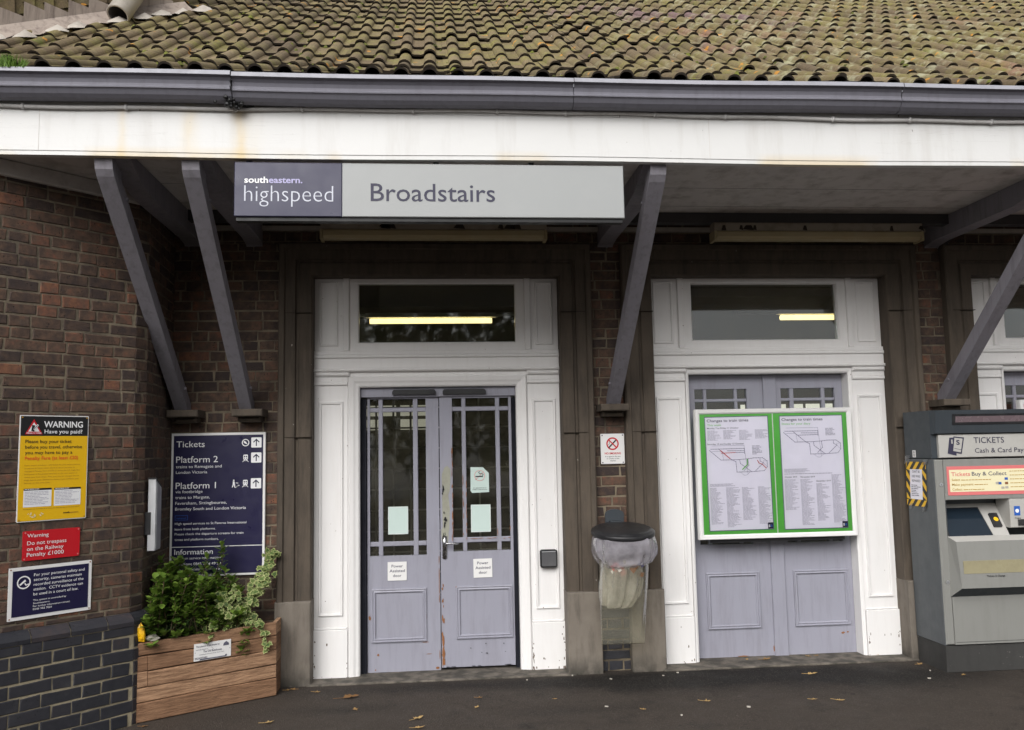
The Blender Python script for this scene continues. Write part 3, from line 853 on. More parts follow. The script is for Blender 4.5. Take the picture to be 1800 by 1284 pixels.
# head casing with two air slots, edge seals
mb = MB()
mb.box(OP[0][0] + 0.001, OP[0][1] - 0.001, 0.045, 0.13, 2.012, 2.084, 0, .5, None, 0.004)
hd = mb.build('door_head_casing', M['lilac'], ST)
for a, b in ((-0.318, 0.006), (0.057, 0.38)):
    mb = MB()
    poly_ = [(a, 0.047, 2.028), (b, 0.047, 2.028), (b, 0.047, 2.050), (b - 0.012, 0.047, 2.066), (a + 0.012, 0.047, 2.066), (a, 0.047, 2.050)]
    mb.prism(poly_, (0, 0, 0), (0, -0.03, 0))
    mb.build('door_sensor', M['black_plastic'], hd)
for a, b in ((OP[0][0] + 0.001, -0.512), (0.577, OP[0][1] - 0.001)):
    mb = MB()
    n = 5
    for k in range(n):
        w = (b - a) / n
        mb.box(a + k * w, a + k * w + w * 0.86, 0.055 + 0.004 * (k % 2), 0.12, 0.01, 2.0 if a > 0 else 2.0)
    mb.build('edge_seal', M['rubber'], ST)
# worn paint along the meeting edges
def chips(parent, pts, y, mat, name='worn_patch'):
    mb = MB()
    for i_, (x, z, w, h) in enumerate(pts):
        n = 9
        pp = []
        for k in range(n):
            a = 2 * math.pi * k / n
            r = rnd.uniform(0.6, 1.15)
            pp.append((x + w / 2 * r * math.cos(a), y - 0.00012 * (i_ % 24), z + h / 2 * r * math.sin(a)))
        mb.face(pp)
    mb.build(name, mat, parent)
rw = random.Random(11)
pts = []
for k in range(15):
    z = rw.choice([rw.uniform(0.04, 0.62), rw.uniform(0.04, 0.32)])
    pts.append((0.037 + rw.uniform(0, 0.012), z, rw.uniform(0.005, 0.016), rw.uniform(0.02, 0.07)))
pts += [(0.044, 0.13, 0.026, 0.11), (0.042, 0.22, 0.02, 0.09), (0.046, 0.07, 0.024, 0.06)]
for k in range(26):
    pts.append((0.122 + rw.uniform(-0.004, 0.003), rw.uniform(0.95, 1.62), 0.005, rw.uniform(0.02, 0.08)))
for k in range(16):
    pts.append((rw.choice([0.200, 0.225]) + rw.uniform(-.002, .002), rw.uniform(0.95, 1.40), 0.005, rw.uniform(0.02, 0.07)))
for k in range(9):
    pts.append((rw.uniform(0.13, 0.55), 0.953 + rw.uniform(-.003, .003), rw.uniform(0.02, 0.05), 0.005))
pts += [(0.150, 0.42, 0.012, 0.08), (0.163, 0.43, 0.008, 0.06), (0.143, 0.605, 0.012, 0.012), (0.549, 1.02, 0.006, 0.05), (0.455, 1.0, 0.006, 0.06)]
chips(dr, pts, y1 - 0.0150, M['bare_wood'])
chips(dr, [(0.074, 1.17, 0.075, 0.60), (0.08, 1.38, 0.07, 0.25), (0.07, 0.98, 0.065, 0.2)], y1 - 0.0125, M['primer'], 'primer_patch')
pts = [(0.044 + rw.uniform(0, 0.02), rw.uniform(0.95, 1.35), rw.uniform(0.004, 0.012), rw.uniform(0.01, 0.04)) for k in range(16)]
pts += [(0.055 + rw.uniform(0, 0.02), rw.uniform(1.07, 1.12), rw.uniform(0.006, 0.02), rw.uniform(0.01, 0.03)) for k in range(5)]
pts += [(rw.uniform(0.2, 0.5), rw.uniform(0.12, 0.2), rw.uniform(0.008, 0.02), rw.uniform(0.004, 0.01)) for k in range(6)]
pts += [(rw.uniform(0.06, 0.56), 0.036, rw.uniform(0.02, 0.07), 0.006) for k in range(8)]
chips(dr, pts, y1 - 0.0185, M['black'], 'paint_scuff')
chips(dl, [(0.017, rw.uniform(0.1, 0.95), 0.006, rw.uniform(0.03, 0.1)) for k in range(10)] + [(-0.43, 0.135, 0.018, 0.018), (-0.45, 0.03, 0.01, 0.01), (-0.49, 0.40, 0.02, 0.03), (-0.06, 0.13, 0.05, 0.005), (-0.078, 0.40, 0.006, 0.06), (-0.09, 0.215, 0.06, 0.004), (0.0, 0.03, 0.03, 0.02)], y1 - 0.0012, M['bare_wood'])
# lever handle
mb = MB()
fy = y1 - 0.012
fh = Frame((0.060, fy, 0.895))
pp = [(-0.017, -0.078), (0.0, -0.088), (0.017, -0.078), (0.017, 0.078), (0.0, 0.088), (-0.017, 0.078)]
mb.prism([fh(a, b, 0.0) for a, b in pp], fh.n * 0.0, fh.n * 0.007)
mb.tube([fh(0, 0.030, 0.0), fh(0, 0.030, 0.045)], 0.009, 12)
mb.tube([fh(-0.004, 0.030, 0.045), fh(0.03, 0.031, 0.047), (fh(0.085, 0.027, 0.045)), fh(0.105, 0.029, 0.04)], [0.009, 0.008, 0.007, 0.006], 10)
hnd = mb.build('door_handle', M['chrome'], dr, True)
mb = MB()
disc(mb, fh, 0, -0.022, 0.006, 0.0085, 0); quad(mb, fh, -0.003, 0.003, -0.042, -0.022, 0.0083, 0)
disc(mb, fh, 0, -0.06, 0.005, 0.0085, 0)
mb.build('keyhole', M['black'], dr)
# sill stone
for i in range(2):
    mb = MB()
    mb.box(DOORS[i] - HW[i] - 0.02, DOORS[i] + HW[i] + 0.05, -0.19, 0.13, -0.02, 0.012, 0, .5, None, 0.006)
    mb.build('threshold', M['block'], ST)

# second and third doorways: closed double doors with a cover strip
def closed_doors(cx, op):
    y = 0.10
    a, b = op[0] + 0.002, op[1] - 0.002
    mid0, mid1 = cx - 0.012, cx + 0.086
    ca = [a + 0.072 + k for k in (0.0, 0.097, 0.343)]
    rows = [(1.968, 2.045), (0.945, 1.945), (0.852, 0.915)]
    l = door_leaf(a, mid0, y, [(ca[0], ca[0] + 0.072), (ca[1], ca[1] + 0.222), (ca[2], ca[2] + 0.075)], rows, 0.006, 2.15, (a + 0.105, a + 0.52, 0.222, 0.64))
    ra = [mid1 + 0.045 + k for k in (0.0, 0.107, 0.362)]
    r = door_leaf(mid1, b, y, [(ra[0], ra[0] + 0.075), (ra[1], ra[1] + 0.226), (ra[2], ra[2] + 0.078)], rows, 0.006, 2.15, (mid1 + 0.072, mid1 + 0.51, 0.222, 0.64))
    mb = MB(); mb.box(mid0 - 0.004, mid1 + 0.004, y - 0.018, y + 0.05, 0.002, 2.15, 0, .5, None, 0.004)
    mb.build('cover_strip', M['lilac'], ST)
    return l, r
dl2, dr2 = closed_doors(DOORS[1], OP[1])
closed_doors(DOORS[2], OP[2])
chips(dr2, [(3.10, 0.16, 0.035, 0.018), (3.14, 0.165, 0.02, 0.016)], 0.0992, M['bare_wood'])
chips(dl2, [(2.55, 0.06, 0.012, 0.05), (2.3, 0.015, 0.1, 0.01)], 0.0992, M['bare_wood'])

# dim ticket hall behind the doors
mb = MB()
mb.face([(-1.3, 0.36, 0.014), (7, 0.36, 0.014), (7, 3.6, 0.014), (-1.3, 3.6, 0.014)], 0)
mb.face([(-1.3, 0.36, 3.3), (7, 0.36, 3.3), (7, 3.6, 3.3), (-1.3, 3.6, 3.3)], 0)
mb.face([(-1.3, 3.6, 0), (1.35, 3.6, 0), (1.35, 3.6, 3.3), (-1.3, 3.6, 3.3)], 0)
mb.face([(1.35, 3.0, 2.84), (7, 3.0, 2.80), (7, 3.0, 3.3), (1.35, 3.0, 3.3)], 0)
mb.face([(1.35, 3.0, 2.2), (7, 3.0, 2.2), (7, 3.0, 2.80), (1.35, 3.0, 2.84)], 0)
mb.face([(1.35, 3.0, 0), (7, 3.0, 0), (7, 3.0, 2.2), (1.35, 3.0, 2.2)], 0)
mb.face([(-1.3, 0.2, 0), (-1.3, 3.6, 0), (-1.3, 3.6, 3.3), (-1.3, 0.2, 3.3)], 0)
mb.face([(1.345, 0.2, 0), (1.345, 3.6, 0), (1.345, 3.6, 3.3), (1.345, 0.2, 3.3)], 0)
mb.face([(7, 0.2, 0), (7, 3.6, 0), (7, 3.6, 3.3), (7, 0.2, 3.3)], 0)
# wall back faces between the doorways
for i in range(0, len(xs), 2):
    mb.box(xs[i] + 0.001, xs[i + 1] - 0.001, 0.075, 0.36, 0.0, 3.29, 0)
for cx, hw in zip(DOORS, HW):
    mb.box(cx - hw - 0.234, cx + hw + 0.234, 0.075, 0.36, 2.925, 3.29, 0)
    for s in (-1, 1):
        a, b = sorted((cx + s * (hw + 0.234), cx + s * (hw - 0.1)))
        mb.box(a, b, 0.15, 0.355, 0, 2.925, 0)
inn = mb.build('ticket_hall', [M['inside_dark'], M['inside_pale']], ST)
mb = MB()
for k in range(4):
    for r_i, (za, zb) in enumerate(((2.02, 2.14), (1.86, 1.98))):
        x = -0.80 + k * 0.20
        if r_i == 0 or k != 1:
            mb = MB(); mb.box(x, x + 0.15, 3.55, 3.58, za, zb); mb.build('far_window', M['window_lit'], ST)
for k, w in enumerate((0.07, 0.07, 0.06, 0.10, 0.16, 0.16, 0.12)):
    x = 3.42 + (0.0, 0.11, 0.27, 0.42, 0.56, 0.76, 0.98)[k]
    far2 = MB(); far2.box(x, x + w, 2.95, 2.97, 1.93, 2.06)
    far2.build('far_window', M['window_bright'], ST)
mb = MB()
for k in range(15): mb.box(-1.2 + k * 0.16, -1.182 + k * 0.16, 1.70, 1.712, 0.1, 2.3)
for k in range(11): mb.box(-1.25, 1.3, 1.688, 1.6995, 0.3 + k * 0.19, 0.316 + k * 0.19)
mb.build('grille', M['cream_trim'], ST)

# ------------------------------------------------------------------ canopy: soffit, fascia, gutter
mb = MB()
mb.box(-4.6, 7.2, FY + 0.04, WY + 0.02, SOF, SOF + 0.02)
for y in (-1.02, -0.6):      # board joints
    mb.box(-4.6, 7.2, y, y + 0.0025, SOF - 0.001, SOF + 0.01, 1)
mb.build('soffit', [M['soffit'], M['beam']], ST)
mb = MB(); mb.box(-2.0, 7.2, -0.44, -0.36, SOF - 0.075, SOF + 0.005); mb.build('canopy_beam', M['beam'], ST)
mb = MB()
mb.box(-1.85, 7.2, WY - 0.035, WY + 0.0, SOF - 0.062, SOF - 0.030)
mb.build('wall_trim', M['cream_trim'], ST)
mb = MB()
n = 60
prev = None
xA, xB = -4.6, 7.2
for k in range(n):
    a, b = xA + (xB - xA) * k / n, xA + (xB - xA) * (k + 1) / n
    w0, w1 = 0.004 * math.sin(a * 2.1), 0.004 * math.sin(b * 2.1)
    prof = lambda w: [(FY + 0.045, 3.256 + w), (FY, 3.256 + w), (FY, 3.278 + w), (FY - 0.004, 3.281 + w), (FY - 0.004, 3.52), (FY - 0.008, 3.523), (FY - 0.008, 3.63), (FY + 0.045, 3.63)]
    pa, pb = prof(w0), prof(w1)
    for i in range(len(pa) - 1):
        mb.face([(a, *pa[i]), (b, *pb[i]), (b, *pb[i + 1]), (a, *pa[i + 1])])
    mb.face([(a, *pa[0]), (a, *pa[-1]), (b, *pb[-1]), (b, *pb[0])])
fa = mb.build('fascia', M['fascia'], ST)
for xj in (-2.15, 1.62, 4.9):
    mb = MB(); mb.box(xj, xj + 0.0022, FY - 0.0048, FY + 0.02, 3.284, 3.52); mb.build('board_joint', M['soffit'], fa)
mb = MB()
path = []
x = -4.6
while x < 7.2:
    path.append((x, FY - 0.019, 3.533 + 0.008 * math.sin(x * 1.3 + 1) + 0.003 * math.sin(x * 7)))
    x += 0.07
mb.tube(path, 0.0115, 8)
for k in range(22):
    x = -4.2 + k * 0.5 + rnd.uniform(-.1, .1)
    zz = 3.533 + 0.008 * math.sin(x * 1.3 + 1) + 0.003 * math.sin(x * 7)
    mb.box(x, x + 0.015, FY - 0.033, FY - 0.008, zz - 0.014, zz + 0.014)
mb.build('cable', M['cable'], ST, True)

# ogee gutter in lengths, each joint slightly out of line
def gutter(xa, xb, dz, slope=0.0):
    mb = MB()
    prof = [(-1.657, 3.555), (-1.690, 3.546), (-1.722, 3.552), (-1.742, 3.568), (-1.755, 3.588), (-1.760, 3.594), (-1.767, 3.596), (-1.768, 3.603), (-1.760, 3.609), (-1.757, 3.625), (-1.763, 3.645), (-1.776, 3.659), (-1.790, 3.665), (-1.795, 3.668), (-1.788, 3.694), (-1.783, 3.696), (-1.778, 3.692), (-1.768, 3.66), (-1.745, 3.60), (-1.665, 3.575), (-1.655, 3.70)]
    nseg = max(2, int((xb - xa) / 0.12))
    rows = []
    for k in range(nseg + 1):
        x = xa + (xb - xa) * k / nseg
        w = 0.0025 * math.sin(x * 3.3) + dz + slope * (x - xa)
        rows.append([mb.vert((x, y + 0.002 * math.sin(x * 2 + z * 20), z + w)) for y, z in prof])
    for a, b in zip(rows, rows[1:]):
        for i in range(len(prof) - 1):
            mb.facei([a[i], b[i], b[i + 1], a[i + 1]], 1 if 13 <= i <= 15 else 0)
    mb.facei(rows[0]); mb.facei(rows[-1][::-1])
    return mb
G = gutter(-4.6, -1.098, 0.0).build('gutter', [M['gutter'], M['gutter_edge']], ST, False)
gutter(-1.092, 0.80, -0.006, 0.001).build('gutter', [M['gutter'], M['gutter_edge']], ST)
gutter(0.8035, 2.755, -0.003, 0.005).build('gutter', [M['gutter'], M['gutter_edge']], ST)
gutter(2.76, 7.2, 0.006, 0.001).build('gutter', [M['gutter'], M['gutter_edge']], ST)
# black sealant run at the leaking joint
mb = MB()
for k in range(26):
    x = -1.085 + rnd.gauss(0, 0.028); z = 3.555 + rnd.gauss(-0.01, 0.014)
    r = rnd.uniform(0.006, 0.016)
    mb.lathe((x, -1.71 - rnd.uniform(-.02, .04), z), [(r * 0.3, -r), (r, -r * 0.3), (r * 0.9, r * 0.4), (r * 0.2, r)], 7)
for k in range(9):
    mb.tube([(-1.095 + rnd.uniform(-.003, .003), -1.774, 3.585 + k * 0.013), (-1.095 + rnd.uniform(-.005, .005), -1.779, 3.598 + k * 0.013)], 0.0035, 5)
mb.tube([(-1.08, -1.68, 3.54), (-1.03, -1.675, 3.535), (-0.99, -1.67, 3.545)], 0.006, 6)
mb.build('joint_sealant', M['black'], G)

# struts: joist under the soffit, diagonal, corbel
def strut(xf, xt, xc):
    """xf, xt: foot and top of the diagonal, xc: corbel"""
    mb = MB()
    h = 0.042
    outline = [(-0.212, 1.925), (-1.560, 3.165), (-1.588, 3.20), (-1.598, 3.24), (-1.598, SOF - 0.003), (-1.46, SOF - 0.003), (-1.45, 3.18), (-0.112, 1.972), (-0.112, 1.925)]
    def row(sgn):
        return [mb.vert((xf + (xt - xf) * min(1.0, (z - 1.925) / 1.24) + sgn * (h + 0.006 * min(1.0, (z - 1.925) / 1.24)), y, z)) for y, z in outline]
    A, B = row(-1), row(1)
    n = len(outline)
    mb.facei(A[::-1]); mb.facei(B)
    for k in range(n): mb.facei([A[k], A[(k + 1) % n], B[(k + 1) % n], B[k]])
    jl = [(-1.594, SOF - 0.0035), (-1.594, 3.275), (-1.50, 3.235), (-1.36, 3.185), (-1.15, 3.152), (-0.25, 3.150), (-0.12, 3.135), (-0.085, 3.11), (-0.085, SOF - 0.0035)]
    mb.prism([Vector((xc, y, z)) for y, z in jl], (-0.058, 0, 0), (0.058, 0, 0))
    # coach bolts through the joint
    for (y, z) in ((-0.30, 2.07), (-1.40, 3.09)):
        mb.tube([(xf + (xt - xf) * (z - 1.925) / 1.24 - h - 0.012, y + 0.03, z), (xf + (xt - xf) * (z - 1.925) / 1.24 + h + 0.014, y + 0.03, z)], 0.011, 8)
    o = mb.build('canopy_strut', M['grey_strut'], ST)
    m2 = MB()
    m2.box(xc - 0.105, xc + 0.105, -0.30, -0.09, 1.872, 1.922, 0, .5, None, 0.006)
    m2.box(xc - 0.075, xc + 0.075, -0.235, -0.09, 1.835, 1.872, 0, .5, None, 0.02)
    m2.build('corbel', M['stone'], o)
for a in ((-1.775, -1.822, -1.744), (-1.334, -1.352, -1.306), (1.312, 1.322, 1.298), (3.905, 3.918, 3.902)): strut(*a)

# conduit on the wall by the third doorway
mb = MB()
yy = WY - 0.012
mb.tube([(4.10, -0.40, 3.22), (4.085, -0.2, 3.215), (4.075, yy - 0.01, 3.205), (4.03, yy, 3.17), (4.012, yy, 3.12), (4.008, yy, 3.0), (4.025, yy, 2.4), (4.035, yy, 1.86)], 0.011, 8)
mb.build('conduit', M['beam'], ST, True)
mb = MB()
mb.tube([(3.742, yy - 0.01, 0.3), (3.742, yy - 0.01, 3.22)], 0.010, 8)
mb.build('conduit', M['beam'], ST, True)

# ------------------------------------------------------------------ tiled roof, valley, second slope
GA = 0.339
angs = [27.5, 30.1, 34.6, 36.2, 36.4, 36.2, 35.8, 35.4, 35.0] + [35.0] * 9
KN = [(-1.757, 3.690)]
for a in angs:
    KN.append((KN[-1][0] + GA * math.cos(math.radians(a)), KN[-1][1] + GA * math.sin(math.radians(a))))
def roof_z(y):
    for (a, za), (b, zb) in zip(KN, KN[1:]):
        if y <= b: return za + (zb - za) * (y - a) / (b - a)
    return KN[-1][1]
TWD, RP = 0.3195, 0.15975
def tile_prof():
    us, zs = [], []
    for r in range(2):
        c = 0.045 + r * RP + 0.03
        for q in (-0.0405, -0.0385, -0.033, -0.024, -0.009, 0.009, 0.024, 0.033, 0.0385, 0.0405):
            us.append(c + q); zs.append(0.038 * math.sqrt(max(0.0, 1 - (q / 0.0408) ** 2)))
        us.append(c + 0.0405 + 0.012); zs.append(-0.001)
        us.append(c + 0.0405 + 0.062); zs.append(-0.001)
    return us, zs
TU, TZ = tile_prof()
TU = [0.0] + TU + [TWD]; TZ = [0.0] + TZ + [0.0]
VP0, VD = Vector((-2.885, -0.617)), Vector((0.636, 0.772)).normalized()
VN = Vector((VD.y, -VD.x))          # towards the main slope
def mirror(p):
    d = (Vector((p[0], p[1])) - VP0).dot(VN)
    return (p[0] - 2 * d * VN.x, p[1] - 2 * d * VN.y, p[2])
def tile_field(x0, x1, courses, seed, flip, margin, ragged):
    rr = random.Random(seed)
    mb = MB()
    T = 0.0165
    for c in range(courses):
        (ya, za), (yb, zb) = KN[c], KN[c + 1]
        dy, dz = (yb - ya) / GA, (zb - za) / GA
        ncol = int((x1 - x0) / TWD)
        sag = [0.006 * math.sin(0.9 * x0 + c * 1.3)]
        for k in range(ncol):
            xa = x0 + k * TWD
            ym = (ya + yb) / 2
            if ((Vector((xa + TWD, ym)) - VP0).dot(VN) < margin - 0.25 and (Vector((xa, ym)) - VP0).dot(VD) < 1.2) or (Vector((xa, ym)) - VP0).dot(VN) > 13: continue
            lift = T + rr.uniform(0, 0.007) + (0.008 if rr.random() < 0.06 else 0)
            skew = rr.uniform(-0.006, 0.006)
            slip = rr.uniform(-0.006, 0.006) - (0.02 if rr.random() < 0.035 else 0)
            tone = min(0.93, max(0.02, rr.gauss(0.48, 0.22)))
            if rr.random() < 0.035: tone = rr.uniform(0.94, 0.985)
            if flip is False and xa > 0.9 and xa < 3.2 and c in (8, 9, 10) and rr.random() < 0.5: tone = 1.0
            def P(u, z, s, ex):
                # s: distance up the slope from the course line, ex: extra lift normal to the slope
                w = lift * (1 - s / GA) + ex + z + skew * (u / TWD - 0.5)
                return (xa + u, ya + dy * s - dz * w, za + dz * s + dy * w)
            rows = []
            for s in (slip, 0.12, 0.24, GA + 0.02):
                rows.append([P(u, z, s, 0.0) for u, z in zip(TU, TZ)])
            und = [P(u * 1.0, z, slip + 0.003, -0.0125) for u, z in zip(TU, TZ)]
            und2 = [P(u * 1.0, z, 0.07, -0.014) for u, z in zip(TU, TZ)]
            R = [[mb.vert(mirror(p) if flip else p) for p in r] for r in rows + [und, und2]]
            for i in range(len(TU) - 1):
                for a in range(3):
                    mb.facei([R[a][i], R[a][i + 1], R[a + 1][i + 1], R[a + 1][i]], 0, tone)
                mb.facei([R[4][i], R[4][i + 1], R[0][i + 1], R[0][i]], 1, tone)
                mb.facei([R[5][i], R[5][i + 1], R[4][i + 1], R[4][i]], 1, tone)
            mb.facei([R[0][0], R[3][0], R[5][0], R[4][0]], 1, tone)
            mb.facei([R[0][-1], R[3][-1], R[5][-1], R[4][-1]], 1, tone)
    return mb
import bmesh
def clip(o, co, no):
    bm = bmesh.new(); bm.from_mesh(o.data)
    bmesh.ops.bisect_plane(bm, geom=bm.verts[:] + bm.edges[:] + bm.faces[:], plane_co=co, plane_no=no)
    gone = []
    for f in bm.faces:
        c = f.calc_center_median()
        if (c - Vector(co)).dot(Vector(no)) > 0 and (Vector((c.x, c.y)) - VP0).dot(VD) < 1.36: gone.append(f)
    bmesh.ops.delete(bm, geom=gone, context='FACES')
    bm.to_mesh(o.data); bm.free()
mb = tile_field(-4.4, 8.0, 17, 3, False, 0.03, 0)
rf = mb.build('roof', [M['tile'], M['tile_edge']], ST)
clip(rf, (VP0.x + VN.x * 0.06, VP0.y + VN.y * 0.06, 0), (-VN.x, -VN.y, 0))
# raised cushions of moss in the pans and along the tile edges
rr = random.Random(77)
mb = MB()
for k in range(420):
    c = rr.randint(0, 12)
    x = rr.uniform(-2.6, 6.0) if rr.random() < 0.75 else rr.gauss(-1.2, 0.8)
    (ya, za), (yb, zb) = KN[c], KN[c + 1]
    f = rr.choice([rr.uniform(0.0, 0.08), rr.uniform(0.85, 1.0), rr.uniform(0, 1)])
    y = ya + (yb - ya) * f; z = za + (zb - za) * f + 0.012 * (1 - f) + 0.006
    if (Vector((x, y)) - VP0).dot(VN) < 0.25: continue
    u = ((x + 4.4) / RP) % 1.0
    if 0.22 < u < 0.72: z += 0.03
    r = rr.uniform(0.007, 0.020); hh = r * rr.uniform(0.5, 0.9)
    n = 7; t_ = rr.random()
    top = mb.vert((x, y, z + hh))
    r1 = [mb.vert((x + r * 0.65 * math.cos(6.283 * j / n) * rr.uniform(.8, 1.2), y + r * 0.65 * math.sin(6.283 * j / n), z + hh * 0.75 + rr.uniform(-.002, .002))) for j in range(n)]
    r2 = [mb.vert((x + r * 1.3 * math.cos(6.283 * j / n) * rr.uniform(.7, 1.3), y + r * math.sin(6.283 * j / n) * rr.uniform(.7, 1.3), z - 0.012)) for j in range(n)]
    for j in range(n):
        mb.facei([r1[j], r1[(j + 1) % n], top], 0, t_); mb.facei([r2[j], r2[(j + 1) % n], r1[(j + 1) % n], r1[j]], 0, t_)
mo = mb.build('moss', leaf_mat('moss_cushion', (0.05, 0.055, 0.014), (0.15, 0.16, 0.03), 0.95, 0.05), rf)
mo['kind'] = 'stuff'
# boarding under the tiles so that nothing shows through
mb = MB()
for (a, za), (b, zb) in zip(KN, KN[1:18]):
    xa_ = VP0.x + (a - VP0.y) * VD.x / VD.y; xb_ = VP0.x + (b - VP0.y) * VD.x / VD.y
    if a > 0.35: xa_ = xb_ = -4.4
    mb.face([(xa_, a, za - 0.02), (8.0, a, za - 0.02), (8.0, b, zb - 0.02), (xb_, b, zb - 0.02)])
mb.build('roof_boarding', M['tile_edge'], ST)
# the taller wall that the roof runs into, with stepped lead flashing
rr = random.Random(21)
def WP(a, h, n):
    x, y = VP0.x + VD.x * a + VN.x * n, VP0.y + VD.y * a + VN.y * n
    return Vector((x, y, roof_z(VP0.y + VD.y * a) + h))
mb = MB()
for k in range(23):
    a0, a1 = -1.6 + k * 0.13, -1.6 + (k + 1) * 0.13
    for q in range(9):
        h0, h1 = -0.15 + q * 0.16, -0.15 + (q + 1) * 0.16
        mb.face([WP(a0, h0, -0.012), WP(a1 - 0.006, h0, -0.012 + 0.02), WP(a1 - 0.006, h1, -0.012 + 0.006), WP(a0, h1, -0.02)], 0, rr.uniform(0.0, 0.3))
    mb.face([WP(a0, 1.28, 0.0), WP(a1, 1.28, 0.0), WP(a1, 1.28, -0.3), WP(a0, 1.28, -0.3)], 0)
    mb.face([WP(a0, 1.28, -0.3), WP(a1, 1.28, -0.3), WP(a1, -0.2, -0.3), WP(a0, -0.2, -0.3)], 0)
mb.build('hung_tile_wall', [M['tile'], M['tile_edge']], ST)
mb = MB()
p_ = 0.157
for k in range(-10, 12):
    a = k * p_ + rr.uniform(-.012, .012) - 0.03
    n0 = 0.020 + 0.004 * (k % 2)
    pk_, tp = 0.235 + rr.uniform(-.015, .015), 0.11 + rr.uniform(-.012, .012)
    e = a + p_ * 1.32
    if a > 1.15: continue
    mb.face([WP(a, pk_, n0), WP(a, -0.02, n0), WP(e, -0.02, n0), WP(e, tp, n0)])
    mb.face([WP(a, pk_, n0), WP(e, tp, n0), WP(e, tp, n0 - 0.03), WP(a, pk_, n0 - 0.03)])
for k in range(35):     # foot of the flashing dressed out over the tiles
    a0, a1 = -1.6 + k * 0.085, -1.6 + (k + 1) * 0.085
    f = lambda a: 0.012 * math.sin(a * 23) + 0.008 * math.sin(a * 51)
    mb.face([WP(a0, 0.10, 0.026), WP(a1, 0.10, 0.026), WP(a1, 0.045 + f(a1), 0.07), WP(a0, 0.045 + f(a0), 0.07)])
    za = roof_z(VP0.y + VD.y * a0 + VN.y * 0.16) - roof_z(VP0.y + VD.y * a0); zb = roof_z(VP0.y + VD.y * a1 + VN.y * 0.16) - roof_z(VP0.y + VD.y * a1)
    mb.face([WP(a0, 0.045 + f(a0), 0.07), WP(a1, 0.045 + f(a1), 0.07), WP(a1, zb + 0.05 + f(a1), 0.15), WP(a0, za + 0.05 + f(a0), 0.15)])
mb.build('stepped_flashing', M['lead'], ST)
# pale mortar fillets closing the cut tiles
mb = MB()
for k in range(13):
    a = -0.9 + k * 0.2 + rr.uniform(-.05, .05)
    L, c0 = rr.uniform(0.05, 0.10), rr.uniform(0.12, 0.17)
    zz = lambda n: roof_z(VP0.y + VD.y * a + VN.y * n) - roof_z(VP0.y + VD.y * a)
    top = mb.vert(WP(a, zz(c0) + 0.09, c0))
    ringv = []
    for j in range(8):
        t_ = 2 * math.pi * j / 8
        n_ = c0 + 0.05 * math.sin(t_)
        ringv.append(mb.vert(WP(a + L * math.cos(t_), zz(n_) + 0.035 + rr.uniform(0, .02) + (roof_z(VP0.y + VD.y * a) - roof_z(VP0.y + VD.y * (a + L * math.cos(t_)))) + VD.y * L * math.cos(t_) * 0.6, n_)))
    for j in range(8): mb.facei([ringv[j], ringv[(j + 1) % 8], top])
mb.build('mortar_fillet', M['pipe'], ST, True)
# open pipe end lying against the flashing
mb = MB()
pc = Vector((-2.293, -0.166, 4.836)); ax = Vector((-0.16, -0.52, -0.84)).normalized()
sx = ax.cross(Vector((0, 0, 1))).normalized(); sy = sx.cross(ax)
def circ(c, r): return [mb.vert(c + r * (math.cos(2 * math.pi * j / 24) * sx + math.sin(2 * math.pi * j / 24) * sy)) for j in range(24)]
A, B, D_, E_ = circ(pc - ax * 0.6, 0.082), circ(pc, 0.082), circ(pc, 0.068), circ(pc - ax * 0.4, 0.066)
for p, q in ((A, B), (B, D_), (D_, E_)):
    for j in range(24): mb.facei([p[j], p[(j + 1) % 24], q[(j + 1) % 24], q[j]], 1 if p is D_ else 0)
mb.facei(E_, 1)
mb.build('valley_pipe', [M['pipe'], M['beam']], ST, True)

# grass growing in the gutter end
mb = MB()
rr = random.Random(4)
for k in range(900):
    x, y = rr.uniform(-2.9, -2.17), rr.uniform(-1.80, -1.73)
    h = rr.uniform(0.05, 0.115) * (1.0 - 0.35 * max(0, (x + 2.42) / 0.25))
    a = rr.uniform(0, 6.28); w = 0.003
    lean = Vector((rr.gauss(0, 0.025), rr.gauss(-0.005, 0.02), h))
    z = 3.685 + max(0.0, y + 1.757) * 0.5
    p = Vector((x, y, z))
    s = Vector((math.cos(a) * w, math.sin(a) * w, 0))
    mb.face([p - s, p + s, p + lean * 0.6 + s * 0.7, p + lean, p + lean * 0.6 - s * 0.7], 0, rr.random())
o = solo(mb, 'grass_tuft', M['grass'], (-2.6, -1.70, 3.70), 'tuft of bright green grass growing on the tiles above the gutter', 'grass')

# ------------------------------------------------------------------ signs and notices
def panel(mb, fr, w, h, th, m=0, r=0.0, seg=4, n0=0.0):
    """flat board with rounded corners, its lower left corner at the frame origin"""
    pts = []
    for (cx, cy, a0) in ((w - r, r, -90), (w - r, h - r, 0), (r, h - r, 90), (r, r, 180)):
        for k in range(seg + 1 if r > 0 else 1):
            a = math.radians(a0 + 90 * k / max(1, seg))
            pts.append((cx + r * math.cos(a), cy + r * math.sin(a)))
    mb.prism([fr(a, b, n0) for a, b in pts], fr.n * 0, fr.n * th, m)

def screws(parent, fr, pts, r, n, mat):
    for a, b in pts:
        mb = MB(); disc(mb, fr, a, b, r, n, 0, 10)
        mb.build('screw', mat, parent)

